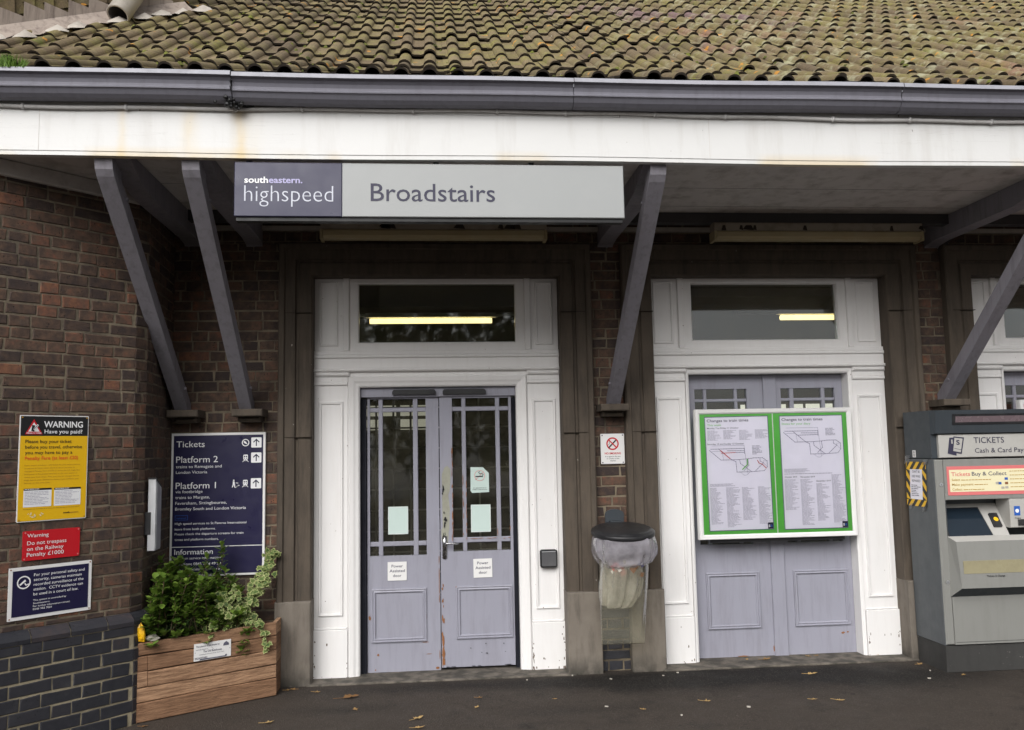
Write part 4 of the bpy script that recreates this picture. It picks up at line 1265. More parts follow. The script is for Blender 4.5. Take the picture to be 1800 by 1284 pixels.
# station name sign under the fascia
fs = Frame((-1.106, -1.588, 2.926))
W, H = 2.212, 0.312
t = thing('station_name_sign', 'long grey and slate blue station name sign hanging under the white fascia', 'sign', fs(W / 2, 0))
mb = MB()
mb.box(0.5955, W, -0.035, 0.03, 0, H, 0, .5, fs.g, 0.004)
mb.build('name_panel', M['sign_grey'], t)
mb = MB()
mb.box(0, 0.5945, -0.035, 0.03, 0, H, 0, .5, fs.g, 0.004)
mb.build('brand_panel', M['sign_navy'], t)
mb = MB(); mb.box(0.01, W - 0.01, -0.02, 0.035, -0.022, -0.0005, 0, .5, fs.g); mb.build('bottom_rail', M['black'], t)
for a in (0.06, 1.11, 1.66):
    mb = MB(); mb.box(a, a + 0.03, -0.01, 0.02, H + 0.0005, H + 0.05, 0, .5, fs.g)
    mb.build('hanger', M['black_plastic'], t)
mb = MB(); text(mb, fs, 'Broadstairs', 0.755, 0.092, 0.107, 0.705, 0.0365, 0, 0.004); mb.build('lettering', M['slate_ink'], t)
mb = MB(); text(mb, fs, 'south', 0.056, 0.192, 0.036, 0.130, 0.0365, 0, 0.022); mb.build('lettering', M['white_ink'], t)
mb = MB(); text(mb, fs, 'eastern.', 0.190, 0.192, 0.036, 0.185, 0.0365, 0, 0.022); mb.build('lettering', M['lilac_ink'], t)
mb = MB(); text(mb, fs, 'highspeed', 0.056, 0.085, 0.098, 0.490, 0.0365, 0, -0.014); mb.build('lettering', M['pale_ink'], t)

# signs on the splayed wall
def wall_sign(u0, u1, z0, z1):
    return Frame(frS(u0, z0, 0.004), frS.u), u1 - u0, z1 - z0
UC = lambda x: (x + 1.868) / s2
# yellow penalty fare sign
fy_, W, H = wall_sign(UC(-2.336), UC(-2.067), 1.251, 1.851)
t = thing('penalty_fare_sign', 'tall yellow penalty fare warning sign with black heading on the brick wall', 'sign', fy_(W / 2, 0))
mb = MB(); panel(mb, fy_, W, H, 0.004, 0, 0.006); mb.build('sign_edge', M['white_sheet'], t)
e = 0.005
mb = MB(); quad(mb, fy_, e, W - e, e, H - 0.118, 0.0055); mb.build('yellow_field', M['yellow'], t)
mb = MB(); quad(mb, fy_, e, W - e, H - 0.118, H - e, 0.0055); mb.build('heading_band', M['black'], t)
mb = MB()
text(mb, fy_, 'WARNING', 0.128, H - 0.068, 0.036, 0.218, 0.007, 0, 0.02)
text(mb, fy_, 'Have you paid?', 0.132, H - 0.103, 0.023, 0.212, 0.007, 0, 0.012)
mb.build('lettering', M['white_ink'], t)
mb = MB()
T0 = [(0.028, H - 0.108), (0.122, H - 0.108), (0.074, H - 0.022)]
poly(mb, fy_, T0, 0.007, 0)
poly(mb, fy_, [(0.044, H - 0.093), (0.106, H - 0.093), (0.074, H - 0.040)], 0.008, 1)
poly(mb, fy_, [(0.060, H - 0.089), (0.076, H - 0.093), (0.080, H - 0.058), (0.064, H - 0.055)], 0.009, 2)
poly(mb, fy_, [(0.070, H - 0.080), (0.080, H - 0.086), (0.100, H - 0.056), (0.090, H - 0.051)], 0.0095, 1)
stroke(mb, fy_, [(0.074, H - 0.078), (0.092, H - 0.058)], 0.003, 0.0105, 2)
text(mb, fy_, 'PENALTY FARES', 0.075, H - 0.1055, 0.0085, 0.078, 0.009, 1, 0.01, 'C')
mb.build('warning_triangle', [M['red'], M['white_ink'], M['black']], t)
mb = MB()
for k, (s_, w_) in enumerate((('Please buy your ticket', 0.252), ('before you travel, otherwise', 0.312), ('you may have to pay a', 0.258))):
    text(mb, fy_, s_, 0.032, H - 0.158 - 0.0315 * k, 0.0195, w_, 0.007, 0, 0.006)
mb.build('lettering', M['black'], t)
mb = MB(); text(mb, fy_, 'Penalty Fare (at least \u00a320)', 0.032, H - 0.158 - 0.0945, 0.0195, 0.292, 0.007, 0, 0.02); mb.build('lettering', M['orange_ink'], t)
mb = MB()
for k, s_ in enumerate(('If you cannot produce a valid ticket for your entire journey', 'or permit to travel when asked to do so you may be', 'charged a Penalty Fare of \u00a320 or twice the full single fare', '(whichever is the greater amount) to the next station at', 'which your train stops. Also, you may be charged the full', 'single fare to your destination station if you continue your', 'journey on the same train.')):
    text(mb, fy_, s_, 0.032, H - 0.287 - 0.0165 * k, 0.0078, (0.305, 0.275, 0.305, 0.29, 0.30, 0.30, 0.14)[k], 0.007, 0)
greek(mb, fy_, 0.032, 0.34, 0.072, 0.064, 0.005, 0.007, 0, 0.5, 0.02, 3)
mb.build('fine_print', M['brown_ink'], t)
for a0, a1, zt in ((0.032, 0.182, 0.186), (0.196, 0.345, 0.184)):
    mb = MB()
    quad(mb, fy_, a0, a1, 0.082, zt - 0.011, 0.0065, 0); quad(mb, fy_, a0, a1, zt - 0.011, zt, 0.0066, 1)
    greek(mb, fy_, a0 + 0.006, a1 - 0.006, zt - 0.018, 0.086, 0.0068, 0.0072, 2, 0.6, 0.4, 5 + int(a0 * 100))
    greek(mb, fy_, a0 + 0.005, a0 + 0.09, zt - 0.0025, zt - 0.0095, 0.0055, 0.0075, 0, 0.4, 0.2, 9)
    mb.build('text_box', [M['white_ink'], M['black'], M['grey_ink']], t)
mb = MB()
text(mb, fy_, 'south', 0.250, 0.036, 0.010, 0.036, 0.007, 0, 0.03); text(mb, fy_, 'eastern.', 0.288, 0.036, 0.010, 0.050, 0.007, 1, 0.02)
for (a, b, r) in ((0.07, 0.038, 0.012), (0.09, 0.033, 0.008), (0.128, 0.036, 0.011)):
    for k in range(7): disc(mb, fy_, a + rnd.uniform(-r, r), b + rnd.uniform(-r, r), rnd.uniform(0.002, 0.005), 0.0068, 2, 6)
mb.build('logo', [M['black'], M['brown_ink'], M['cream']], t)
screws(t, fy_, [(0.012, 0.012), (W - 0.012, 0.012), (0.012, H - 0.012), (W - 0.012, H - 0.012)], 0.0045, 0.0085, M['brown_ink'])

# red trespass sign
fr_, W, H = wall_sign(UC(-2.309), UC(-2.089), 1.036, 1.200)
t = thing('trespass_sign', 'small red trespass warning sign between the yellow and navy signs', 'sign', fr_(W / 2, 0))
mb = MB(); panel(mb, fr_, W, H, 0.004, 0, 0.008); mb.build('sign_plate', M['red'], t)
mb = MB()
for s_, b, w_, c in (('Warning', 0.128, 0.113, 0.021), ('Do not trespass', 0.086, 0.212, 0.022), ('on the Railway', 0.054, 0.197, 0.022), ('Penalty \u00a31000', 0.022, 0.199, 0.022)):
    text(mb, fr_, s_, 0.023, b, c, w_, 0.0055, 0, 0.002)
mb.build('lettering', M['white_ink'], t)
screws(t, fr_, [(0.01, 0.01), (W - 0.01, 0.012), (0.012, H - 0.01), (W - 0.01, H - 0.01)], 0.005, 0.006, M['pink'])

# navy camera sign
fc_, W, H = wall_sign(UC(-2.355), UC(-2.037), 0.716, 1.003)
t = thing('security_camera_sign', 'navy security camera notice with a white border, lowest on the brick wall', 'sign', fc_(W / 2, 0))
mb = MB(); panel(mb, fc_, W, H, 0.004, 0, 0.004); mb.build('sign_border', M['white_sheet'], t)
mb = MB(); quad(mb, fc_, 0.02, W - 0.018, 0.019, H - 0.018, 0.0055); mb.build('navy_field', M['navy'], t)
mb = MB()
for k, (s_, w_) in enumerate((('For your personal safety and', 0.277), ('security, cameras maintain', 0.262), ('recorded surveillance of the', 0.273), ('station.  CCTV evidence can', 0.270), ('be used in a court of law.', 0.245))):
    text(mb, fc_, s_, 0.130, H - 0.056 - 0.0265 * k, 0.0165, w_, 0.007, 0, 0.001)
for k, (s_, w_) in enumerate((('This system is controlled by', 0.178), ('Southeastern.', 0.09), ('For further information contact', 0.200), ('0345 322 7021', 0.100))):
    text(mb, fc_, s_, 0.130, H - 0.193 - 0.0165 * k, 0.0098, w_, 0.007, 0, 0.0 if k < 3 else 0.008)
mb.build('lettering', M['white_ink'], t)
mb = MB()
ca, cb = 0.078, H - 0.084
ring(mb, fc_, ca, cb, 0.029, 0.036, 0.007)
poly(mb, fc_, [(ca - 0.024, cb - 0.010), (ca + 0.006, cb + 0.016), (ca + 0.012, cb + 0.006), (ca - 0.018, cb - 0.016)], 0.007)
poly(mb, fc_, [(ca + 0.002, cb - 0.006), (ca + 0.008, cb - 0.002), (ca + 0.012, cb - 0.012), (ca + 0.026, cb - 0.008), (ca + 0.026, cb - 0.014), (ca + 0.010, cb - 0.019)], 0.007)
mb.build('camera_symbol', M['white_ink'], t)
screws(t, fc_, [(0.01, 0.01), (W - 0.01, 0.01), (0.01, H - 0.01), (W - 0.01, H - 0.01)], 0.004, 0.006, M['bare_wood'])

# navy direction board beside the door
ft = Frame((-1.862, WY - 0.012, 0.764))
W, H = 0.653, 1.0
t = thing('platform_direction_sign', 'tall navy direction board with white arrows behind the planter shrubs', 'sign', ft(W / 2, 0))
mb = MB(); mb.box(0, W, -0.010, 0.012, 0, H, 0, .5, ft.g, 0.003); mb.build('sign_frame', M['white_sheet'], t)
mb = MB(); quad(mb, ft, 0.017, W - 0.017, 0.017, 0.203, 0.012); quad(mb, ft, 0.017, W - 0.017, 0.209, H - 0.017, 0.012); mb.build('navy_field', M['navy'], t)
mb = MB()
def tl(s_, zz, cap, w_, wt=0.0): text(mb, ft, s_, 0.036, H - zz, cap, w_, 0.014, 0, wt)
tl('Tickets', 0.098, 0.044, 0.195, 0.002)
tl('Platform 2', 0.207, 0.046, 0.287, 0.002)
tl('trains to Ramsgate and', 0.245, 0.021, 0.314, 0.002); tl('London Victoria', 0.284, 0.021, 0.215, 0.002)
tl('Platform 1', 0.390, 0.046, 0.276, 0.002)
tl('via footbridge', 0.420, 0.021, 0.185, 0.002); tl('trains to Margate,', 0.460, 0.021, 0.235, 0.002)
tl('Faversham, Sittingbourne,', 0.500, 0.021, 0.352, 0.002); tl('Bromley South and London Victoria', 0.540, 0.021, 0.485, 0.002)
tl('High speed services to St Pancras International', 0.640, 0.0165, 0.490); tl('leave from both platforms.', 0.678, 0.0165, 0.278)
tl('Please check the departure screens for train', 0.712, 0.0165, 0.470); tl('times and platform numbers.', 0.750, 0.0165, 0.300)
tl('Information', 0.846, 0.037, 0.262, 0.004); tl('For train service information', 0.880, 0.0175, 0.315, 0.002)
tl('Telephone 0845 7 48 49 50', 0.920, 0.0185, 0.318, 0.004); tl('www.southeasternrailway.co.uk', 0.956, 0.0175, 0.345, 0.002)
mb.build('lettering', M['white_ink'], t)
for zz in (0.073, 0.180, 0.362):
    mb = MB()
    f2 = Frame(ft(W - 0.100, H - zz - 0.036, 0.012), ft.u)
    panel(mb, f2, 0.072, 0.072, 0.001, 0, 0.006)
    stroke(mb, f2, [(0.036, 0.014), (0.036, 0.055)], 0.007, 0.0022, 1)
    stroke(mb, f2, [(0.018, 0.040), (0.036, 0.058), (0.054, 0.040)], 0.007, 0.0024, 1)
    mb.build('arrow_tile', [M['white_ink'], M['navy']], t)
mb = MB()
ca, cb = W - 0.139, H - 0.073
ring(mb, ft, ca, cb, 0.020, 0.026, 0.014); poly(mb, ft, [(ca - 0.012, cb + 0.014), (ca + 0.002, cb + 0.006), (ca + 0.014, cb - 0.012), (ca - 0.004, cb - 0.006), (ca - 0.014, cb + 0.002)], 0.014)
for zz in (0.182, 0.360):
    ca, cb = W - 0.138, H - zz
    f2 = Frame(ft(ca - 0.016, cb - 0.012, 0.012), ft.u)
    panel(mb, f2, 0.032, 0.036, 0.002, 0, 0.007)
    quad(mb, f2, 0.005, 0.0135, 0.018, 0.028, 0.003, 1); quad(mb, f2, 0.0185, 0.027, 0.018, 0.028, 0.003, 1)
    disc(mb, f2, 0.008, 0.010, 0.003, 0.003, 1, 8); disc(mb, f2, 0.024, 0.010, 0.003, 0.003, 1, 8)
    stroke(mb, f2, [(0.010, 0.0), (-0.003, -0.014)], 0.004, 0.002); stroke(mb, f2, [(0.022, 0.0), (0.035, -0.014)], 0.004, 0.002)
    stroke(mb, f2, [(0.004, -0.007), (0.028, -0.007)], 0.003, 0.0022)
ca, cb = W - 0.205, H - 0.362
disc(mb, ft, ca - 0.013, cb + 0.024, 0.0055, 0.014)
poly(mb, ft, [(ca - 0.019, cb + 0.017), (ca - 0.008, cb + 0.017), (ca - 0.004, cb - 0.004), (ca - 0.002, cb - 0.026), (ca - 0.008, cb - 0.026), (ca - 0.013, cb - 0.008), (ca - 0.02, cb - 0.026), (ca - 0.026, cb - 0.026), (ca - 0.02, cb - 0.004)], 0.014)
stroke(mb, ft, [(ca - 0.002, cb - 0.026), (ca + 0.006, cb - 0.026), (ca + 0.006, cb - 0.019), (ca + 0.014, cb - 0.019), (ca + 0.014, cb - 0.012), (ca + 0.024, cb - 0.012)], 0.006, 0.0142)
stroke(mb, ft, [(ca + 0.002, cb + 0.006), (ca + 0.016, cb + 0.004)], 0.004, 0.0142)
mb.build('symbol', [M['white_ink'], M['navy']], t)
mb = MB()
for (a, b, c, d) in ((0.036, 0.122, 0.392, 0.394), (0.036, 0.122, 0.423, 0.425), (0.036, 0.038, 0.394, 0.423), (0.120, 0.122, 0.394, 0.423)): quad(mb, ft, a, b, c, d, 0.0135)
text(mb, ft, 'highspeed', 0.046, 0.402, 0.009, 0.062, 0.0135)
mb.build('logo', M['blue'], t)

# no smoking plate over the bin
fn = Frame((1.218, WY - 0.006, 1.487))
W, H = 0.178, 0.222
t = thing('no_smoking_sign', 'small white no smoking plate on the brick pier above the bin', 'sign', fn(W / 2, 0))
mb = MB(); panel(mb, fn, W, H, 0.005, 0, 0.004); mb.build('sign_plate', M['white_sheet'], t)
mb = MB()
ca, cb = W / 2, 0.148
ring(mb, fn, ca, cb, 0.037, 0.047, 0.0065, 0)
stroke(mb, fn, [(ca - 0.028, cb + 0.028), (ca + 0.028, cb - 0.028)], 0.009, 0.0078, 0)
text(mb, fn, 'NO SMOKING', W / 2, 0.070, 0.0155, 0.122, 0.0065, 0, 0.02, 'C')
mb.build('prohibition_symbol', M['red'], t)
mb = MB()
stroke(mb, fn, [(ca - 0.026, cb - 0.026), (ca + 0.022, cb + 0.022)], 0.010, 0.0068, 0)
stroke(mb, fn, [(ca - 0.030, cb - 0.008), (ca - 0.022, cb + 0.004), (ca - 0.026, cb + 0.014)], 0.003, 0.0068, 0)
for k, (s_, w_) in enumerate((('It is against the law', 0.115), ('to smoke in this', 0.095), ('station', 0.043))):
    text(mb, fn, s_, W / 2, 0.050 - 0.0155 * k, 0.0092, w_, 0.0065, 0, 0.004, 'C')
mb.build('lettering', M['black'], t)
screws(t, fn, [(0.012, 0.010), (W - 0.012, 0.010), (0.012, H - 0.012), (W - 0.012, H - 0.012)], 0.005, 0.0075, M['dark_ink'])

# notices on the double doors
def small_sheet(name, label, x, z, w, h, y, lines, cap, widths, tilt=0.0):
    fr = Frame((x, y, z), (math.cos(tilt), 0, math.sin(tilt)), (-math.sin(tilt), 0, math.cos(tilt)))
    t = thing(name, label, 'notice', fr(w / 2, 0))
    mb = MB(); panel(mb, fr, w, h, 0.0012, 0, 0.0); mb.build('paper', M['white_sheet'], t)
    mb = MB()
    for k, (s_, w_) in enumerate(zip(lines, widths)):
        text(mb, fr, s_, w / 2, h - 0.040 - k * 0.0345, cap, w_, 0.0024, 0, 0.012, 'C')
    mb.build('lettering', M['dark_ink'], t)
small_sheet('door_notice', 'power assisted door notice on the lilac leaf without a handle', -0.3600, 0.664, 0.139, 0.135, y1 - 0.0035, ('Power', 'Assisted', 'door'), 0.0205, (0.083, 0.112, 0.062))
small_sheet('door_notice', 'power assisted door notice on the lilac leaf with the chrome handle', 0.2715, 0.667, 0.139, 0.137, y1 - 0.0155, ('Power', 'Assisted', 'door'), 0.0205, (0.083, 0.112, 0.062), 0.012)
for x, z, lab, yy in ((-0.356, 0.997, 'pale aqua blank sheet on the glass of the lilac door without a handle', y1 + 0.018), (0.258, 0.998, 'pale aqua blank sheet on the glass of the lilac door with the handle', y1 + 0.006)):
    mb = MB()
    f2 = Frame((x, yy, z)); panel(mb, f2, 0.148, 0.203, 0.001, 0, 0.0)
    stroke(mb, f2, [(0.004, 0.004), (0.144, 0.004), (0.144, 0.198), (0.004, 0.198), (0.004, 0.004)], 0.003, 0.0016, 1)
    solo(mb, 'blank_sheet', [M['notice_back'], M['white_sheet']], tuple(f2(0.074, 0)), lab, 'paper sheet')
fk = Frame((0.258, y1 + 0.006, 1.288))
t = thing('smoking_sticker', 'pale no smoking sticker with cut corners on the door glass', 'sticker', fk(0.07, 0))
mb = MB(); mb.prism([fk(a, b) for a, b in ((0.012, 0), (0.139, 0.004), (0.139, 0.146), (0.094, 0.190), (0.002, 0.192), (0.0, 0.014))], fk.n * 0, fk.n * 0.001); mb.build('sticker_film', M['notice_back'], t)
mb = MB()
ring(mb, fk, 0.070, 0.128, 0.037, 0.040, 0.0024, 0); stroke(mb, fk, [(0.042, 0.100), (0.098, 0.156)], 0.003, 0.0024, 0)
stroke(mb, fk, [(0.042, 0.122), (0.090, 0.122)], 0.008, 0.003, 1); stroke(mb, fk, [(0.092, 0.126), (0.096, 0.138), (0.082, 0.146), (0.070, 0.140), (0.062, 0.152), (0.072, 0.160)], 0.004, 0.0032, 1)
text(mb, fk, 'It is against the law to', 0.070, 0.034, 0.0072, 0.098, 0.0024, 1, 0.01, 'C'); text(mb, fk, 'smoke in these premises', 0.070, 0.022, 0.0072, 0.110, 0.0024, 1, 0.01, 'C')
mb.build('symbol', [M['pink'], M['black']], t)

# push pad on the white pilaster
mb = MB()
fp = Frame((0.757, -0.020, 0.739))
panel(mb, fp, 0.126, 0.130, 0.030, 0, 0.016)
f2 = Frame(fp(0.010, 0.012, 0.030)); 
t = thing('door_push_pad', 'dark grey square door push pad on the white pilaster', 'push pad', fp(0.063, 0))
mb.build('pad_housing', M['black_plastic'], t)
mb = MB(); panel(mb, f2, 0.106, 0.098, 0.010, 0, 0.008); mb.build('pad_plate', paint('grey_pad', (0.095, 0.095, 0.1), 0.35, 0.05, (0.2, 0.2, 0.2), 0.2), t)
mb = MB(); quad(mb, Frame(fp(0.012, 0.112, 0.030)), 0, 0.102, 0, 0.008, 0.004); mb.build('pad_edge', M['steel'], t)

# ------------------------------------------------------------------ notice boards with posters
def board(x0, x1, z0, z1, back_mat, label, y_back=-0.026, depth=0.05):
    t = thing('notice_board', label, 'notice board', ((x0 + x1) / 2, y_back, z0))
    mb = MB()
    yf = y_back - depth
    mb.architrave(x0 + 0.042, x1 - 0.042, z0 + 0.034, z1 - 0.032, [(0.0, yf + 0.022), (0.0, yf + 0.010), (0.010, yf + 0.002), (0.032, yf), (0.036, yf + 0.006), (0.036, y_back)], closed=True)
    mb.build('frame', M['white_sheet'], t)
    mb = MB(); mb.box(x0 + 0.02, x1 - 0.02, yf + 0.016, y_back, z0 + 0.015, z1 - 0.015); mb.build('backing', back_mat, t)
    return t, yf + 0.016
nb, yb_ = board(1.947, 3.187, 0.910, 1.876, M['poster_green'], 'white framed notice board with green backing across the closed lilac doors')
mb = MB()
mb.box(2.556, 2.563, yb_ - 0.003, yb_ + 0.004, 0.945, 1.843)
mb.build('centre_strip', M['white_sheet'], nb)
mb = MB(); mb.face([(1.99, yb_ - 0.0065, 0.945), (3.145, yb_ - 0.0065, 0.945), (3.145, yb_ - 0.0065, 1.843), (1.99, yb_ - 0.0065, 1.843)]); mb.build('glazing', M['case_glass'], nb)
mb = MB(); mb.box(2.05, 3.09, -0.04, -0.012, 0.88, 0.912); mb.build('back_rail', M['black_plastic'], nb)

MAPL = dict(
    top=[(0.10, 0.06), (0.60, 0.06), (0.64, 0.50)],
    l1=[(0.08, 0.11), (0.60, 0.11), (0.60, 0.19)], l2=[(0.34, 0.14), (0.60, 0.145)], l3=[(0.28, 0.175), (0.60, 0.17)],
    d1=[(0.06, 0.13), (0.23, 0.28), (0.50, 0.28), (0.66, 0.27), (0.74, 0.26)], d2=[(0.20, 0.11), (0.40, 0.28), (0.46, 0.31), (0.47, 0.47), (0.70, 0.47), (0.90, 0.46)],
    d3=[(0.10, 0.145), (0.25, 0.145), (0.27, 0.27)], d4=[(0.52, 0.28), (0.53, 0.34), (0.70, 0.47)], d5=[(0.65, 0.28), (0.66, 0.37), (0.58, 0.45)],
    d6=[(0.74, 0.26), (0.88, 0.26), (0.95, 0.31), (0.95, 0.40), (0.90, 0.46)], d7=[(0.84, 0.27), (0.84, 0.31), (0.89, 0.34), (0.76, 0.46)], d8=[(0.95, 0.31), (0.89, 0.31), (0.89, 0.34), (0.95, 0.40)],
    d9=[(0.52, 0.47), (0.58, 0.52), (0.62, 0.52), (0.68, 0.47)])
def poster(x0, z0, w, h, variant, tilt, label):
    f = Frame((x0, yb_ - 0.0008, z0), (math.cos(tilt), 0, math.sin(tilt)), (-math.sin(tilt), 0, math.cos(tilt)))
    t = thing('timetable_poster', label, 'poster', f(w / 2, 0), 'train time posters in the board')
    mb = MB(); panel(mb, f, w, h, 0.0006, 0, 0); mb.build('paper', M['paper'], t)
    mb = MB()
    for a, b, c, d in ((0, w, 0, 0.005), (0, w, h - 0.005, h), (0, 0.005, 0.005, h - 0.005), (w - 0.005, w, 0.005, h - 0.005)): quad(mb, f, a, b, c, d, 0.0012)
    mb.build('border', M['line_ink'], t)
    mb = MB()
    text(mb, f, 'Changes to train times', 0.018, h - 0.040, 0.021, 0.325, 0.0014, 0, 0.012)
    if variant == 0:
        text(mb, f, 'Monday 7 to Friday 11 October', 0.018, h - 0.092, 0.0115, 0.245, 0.0014, 0, 0.004)
        text(mb, f, 'Saturday 12 and Sunday 13 October', 0.014, h - 0.212, 0.0115, 0.285, 0.0014, 0, 0.004)
    else:
        text(mb, f, 'October 2019', 0.022, h - 0.470, 0.0105, 0.095, 0.0014, 0, 0.006); text(mb, f, 'November 2019', 0.145, h - 0.472, 0.0105, 0.112, 0.0014, 0, 0.006)
        text(mb, f, 'December 2019', 0.268, h - 0.505, 0.0105, 0.112, 0.0014, 0, 0.006)
    mb.build('heading', M['dark_ink'], t)
    mb = MB(); text(mb, f, ('This week', 'Dates for your diary')[variant], 0.020, h - 0.070, 0.0155, (0.11, 0.225)[variant], 0.0014, 0, 0.004); mb.build('heading', M['green_ink'], t)
    mb = MB()
    cols = [(0.018 + 0.1235 * k, 0.018 + 0.1235 * k + 0.108) for k in range(4)]
    if variant == 0:
        for k, (a, b) in enumerate(cols): greek(mb, f, a, b, h - 0.105, h - 0.185 + 0.008 * (k % 2), 0.0062, 0.0014, 0, 0.55, 0.5, k)
        for k, (a, b) in enumerate(cols): greek(mb, f, a, b, h - 0.535, 0.022 + (0.02, 0.0, 0.05, 0.012)[k], 0.0066, 0.0014, 0, 0.55, 0.6, 20 + k)
        greek(mb, f, 0.02, 0.22, h - 0.505, h - 0.53, 0.006, 0.0014, 0, 0.5, 0.2, 40)
    else:
        for k, (a, b) in enumerate(cols): greek(mb, f, a, b, h - (0.485, 0.485, 0.52, 0.455)[k], 0.022 + (0.12, 0.0, 0.03, 0.012)[k], 0.0066, 0.0014, 0, 0.55, 0.6, 60 + k)
        greek(mb, f, 0.02, 0.22, h - 0.405, h - 0.435, 0.006, 0.0014, 0, 0.5, 0.2, 41); greek(mb, f, 0.02, 0.40, h - 0.440, h - 0.450, 0.0075, 0.0014, 0, 0.4, 0.02, 42)
    greek(mb, f, 0.36, 0.44, h - (0.225, 0.10)[variant], h - (0.30, 0.16)[variant], 0.008, 0.0014, 0, 0.4, 0.6, 44)
    mb.build('fine_print', M['grey_ink'], t)
    mb = MB()
    top = h - (0.190, 0.065)[variant]
    for key, pts in MAPL.items():
        pp = [(a * w, top - b * 0.49) for a, b in pts]
        stroke(mb, f, pp, 0.0014 if key in ('top', 'd9', 'd8', 'd3') else 0.0026, 0.0014 + 0.00002 * len(key))
        if key not in ('top', 'd9', 'd8', 'd3'):
            for (a, b), (c, d) in zip(pp, pp[1:]):
                L = math.hypot(c - a, d - b)
                for q in range(int(L / 0.02)): disc(mb, f, a + (c - a) * q * 0.02 / L, b + (d - b) * q * 0.02 / L, 0.0028, 0.0016, 0, 6)
    mb.build('route_map', M['line_ink'], t)
    if variant == 0:
        mb = MB()
        stroke(mb, f, [(0.23 * w, top - 0.135 * 0.49), (0.37 * w, top - 0.26 * 0.49)], 0.006, 0.0018, 0); stroke(mb, f, [(0.24 * w, top - 0.175 * 0.49), (0.46 * w, top - 0.17 * 0.49)], 0.004, 0.0018, 0)
        stroke(mb, f, [(0.80 * w, top - 0.30 * 0.49), (0.82 * w, top - 0.34 * 0.49), (0.87 * w, top - 0.36 * 0.49), (0.93 * w, top - 0.42 * 0.49)], 0.005, 0.0018, 0)
        stroke(mb, f, [(0.64 * w, top - 0.28 * 0.49), (0.64 * w, top - 0.36 * 0.49), (0.56 * w, top - 0.43 * 0.49)], 0.008, 0.0018, 1)
        mb.build('closed_lines', [M['red'], M['green_ink']], t)
    mb = MB()
    quad(mb, f, w - 0.046, w - 0.005, 0.006, 0.052, 0.0016, 0)
    text(mb, f, 's', w - 0.041, 0.019, 0.026, 0.013, 0.002, 1, 0.03); text(mb, f, 'e', w - 0.026, 0.019, 0.026, 0.014, 0.002, 2, 0.03)
    mb.build('logo', [M['navy'], M['white_ink'], M['blue']], t)
poster(2.034, 0.968, 0.497, 0.855, 0, 0.008, 'poster with a red and green route map, the one nearer the bin')
poster(2.614, 0.966, 0.500, 0.858, 1, 0.002, 'poster with an all dark route map, the one nearer the ticket machine')
nb2, _ = board(4.555, 5.75, 0.95, 1.915, M['pink'], 'white framed notice board with orange red poster partly behind the ticket machine')

# ------------------------------------------------------------------ lamps
def batten(cx, label):
    t = thing('canopy_lamp', label, 'lamp', (cx, -0.42, 3.09), 'unlit lamps under the canopy')
    mb = MB()
    x0, x1 = cx - 0.785, cx + 0.785
    mb.box(x0 - 0.01, x1 + 0.01, -0.465, -0.375, 3.158, 3.222, 0, .5, None, 0.006)
    rr = random.Random(int(cx * 10))
    for k in range(7):      # cobwebs and dirt clinging to the case
        x = rr.uniform(x0, x1); w = rr.uniform(0.02, 0.09)
        mb.face([(x, -0.468, 3.16 + rr.uniform(0, .02)), (x + w, -0.468, 3.162), (x + w * 0.8, -0.468, 3.20), (x + w * 0.3, -0.468, 3.20)], 1)
    mb.build('lamp_housing', [M['lamp_body'], M['soil']], t)
    mb = MB()
    prof = [(-0.468, 3.1565), (-0.478, 3.145), (-0.478, 3.115), (-0.46, 3.098), (-0.42, 3.092), (-0.38, 3.098), (-0.362, 3.115), (-0.362, 3.145), (-0.372, 3.1565)]
    mb.prism([(cx, y, z) for y, z in prof], (-0.775, 0, 0), (0.775, 0, 0))
    mb.build('diffuser', M['lamp_case'], t)
    for a, b in ((x0 - 0.012, x0 + 0.008), (x1 - 0.008, x1 + 0.012)):
        mb = MB(); mb.box(a, b, -0.482, -0.358, 3.089, 3.158, 0, .5, None, 0.006)
        mb.build('end_cap', M['lamp_case'], t)
batten(0.01, 'long yellowed lamp under the canopy, behind the station name sign')
batten(2.825, 'long yellowed lamp under the canopy, over the doors with the notice board')

def hall_lamp(cx, cy, z, label):
    t = thing('hall_lamp', label, 'lamp', (cx, cy, z), 'lit lamps inside the ticket hall')
    mb = MB(); mb.tube([(cx - 0.60, cy, z), (cx + 0.60, cy, z)], 0.026, 12); mb.build('lamp_tube', M['tube_lit'], t, True)
    mb = MB(); mb.box(cx - 0.64, cx + 0.64, cy - 0.03, cy + 0.03, z + 0.034, z + 0.075); mb.build('lamp_housing', M['white_sheet'], t)
    for a, b in ((cx - 1.05, cx - 0.645), (cx + 0.645, cx + 1.0)):
        mb = MB(); mb.box(a, b, cy - 0.012, cy + 0.012, z + 0.045, z + 0.066); mb.build('trunking', M['white_sheet'], t)
hall_lamp(-0.03, 2.0, 2.885, 'lit fluorescent tube seen through the glass over the double doors')
hall_lamp(4.13, 2.0, 2.90, 'lit fluorescent tube seen through the glass over the notice board')

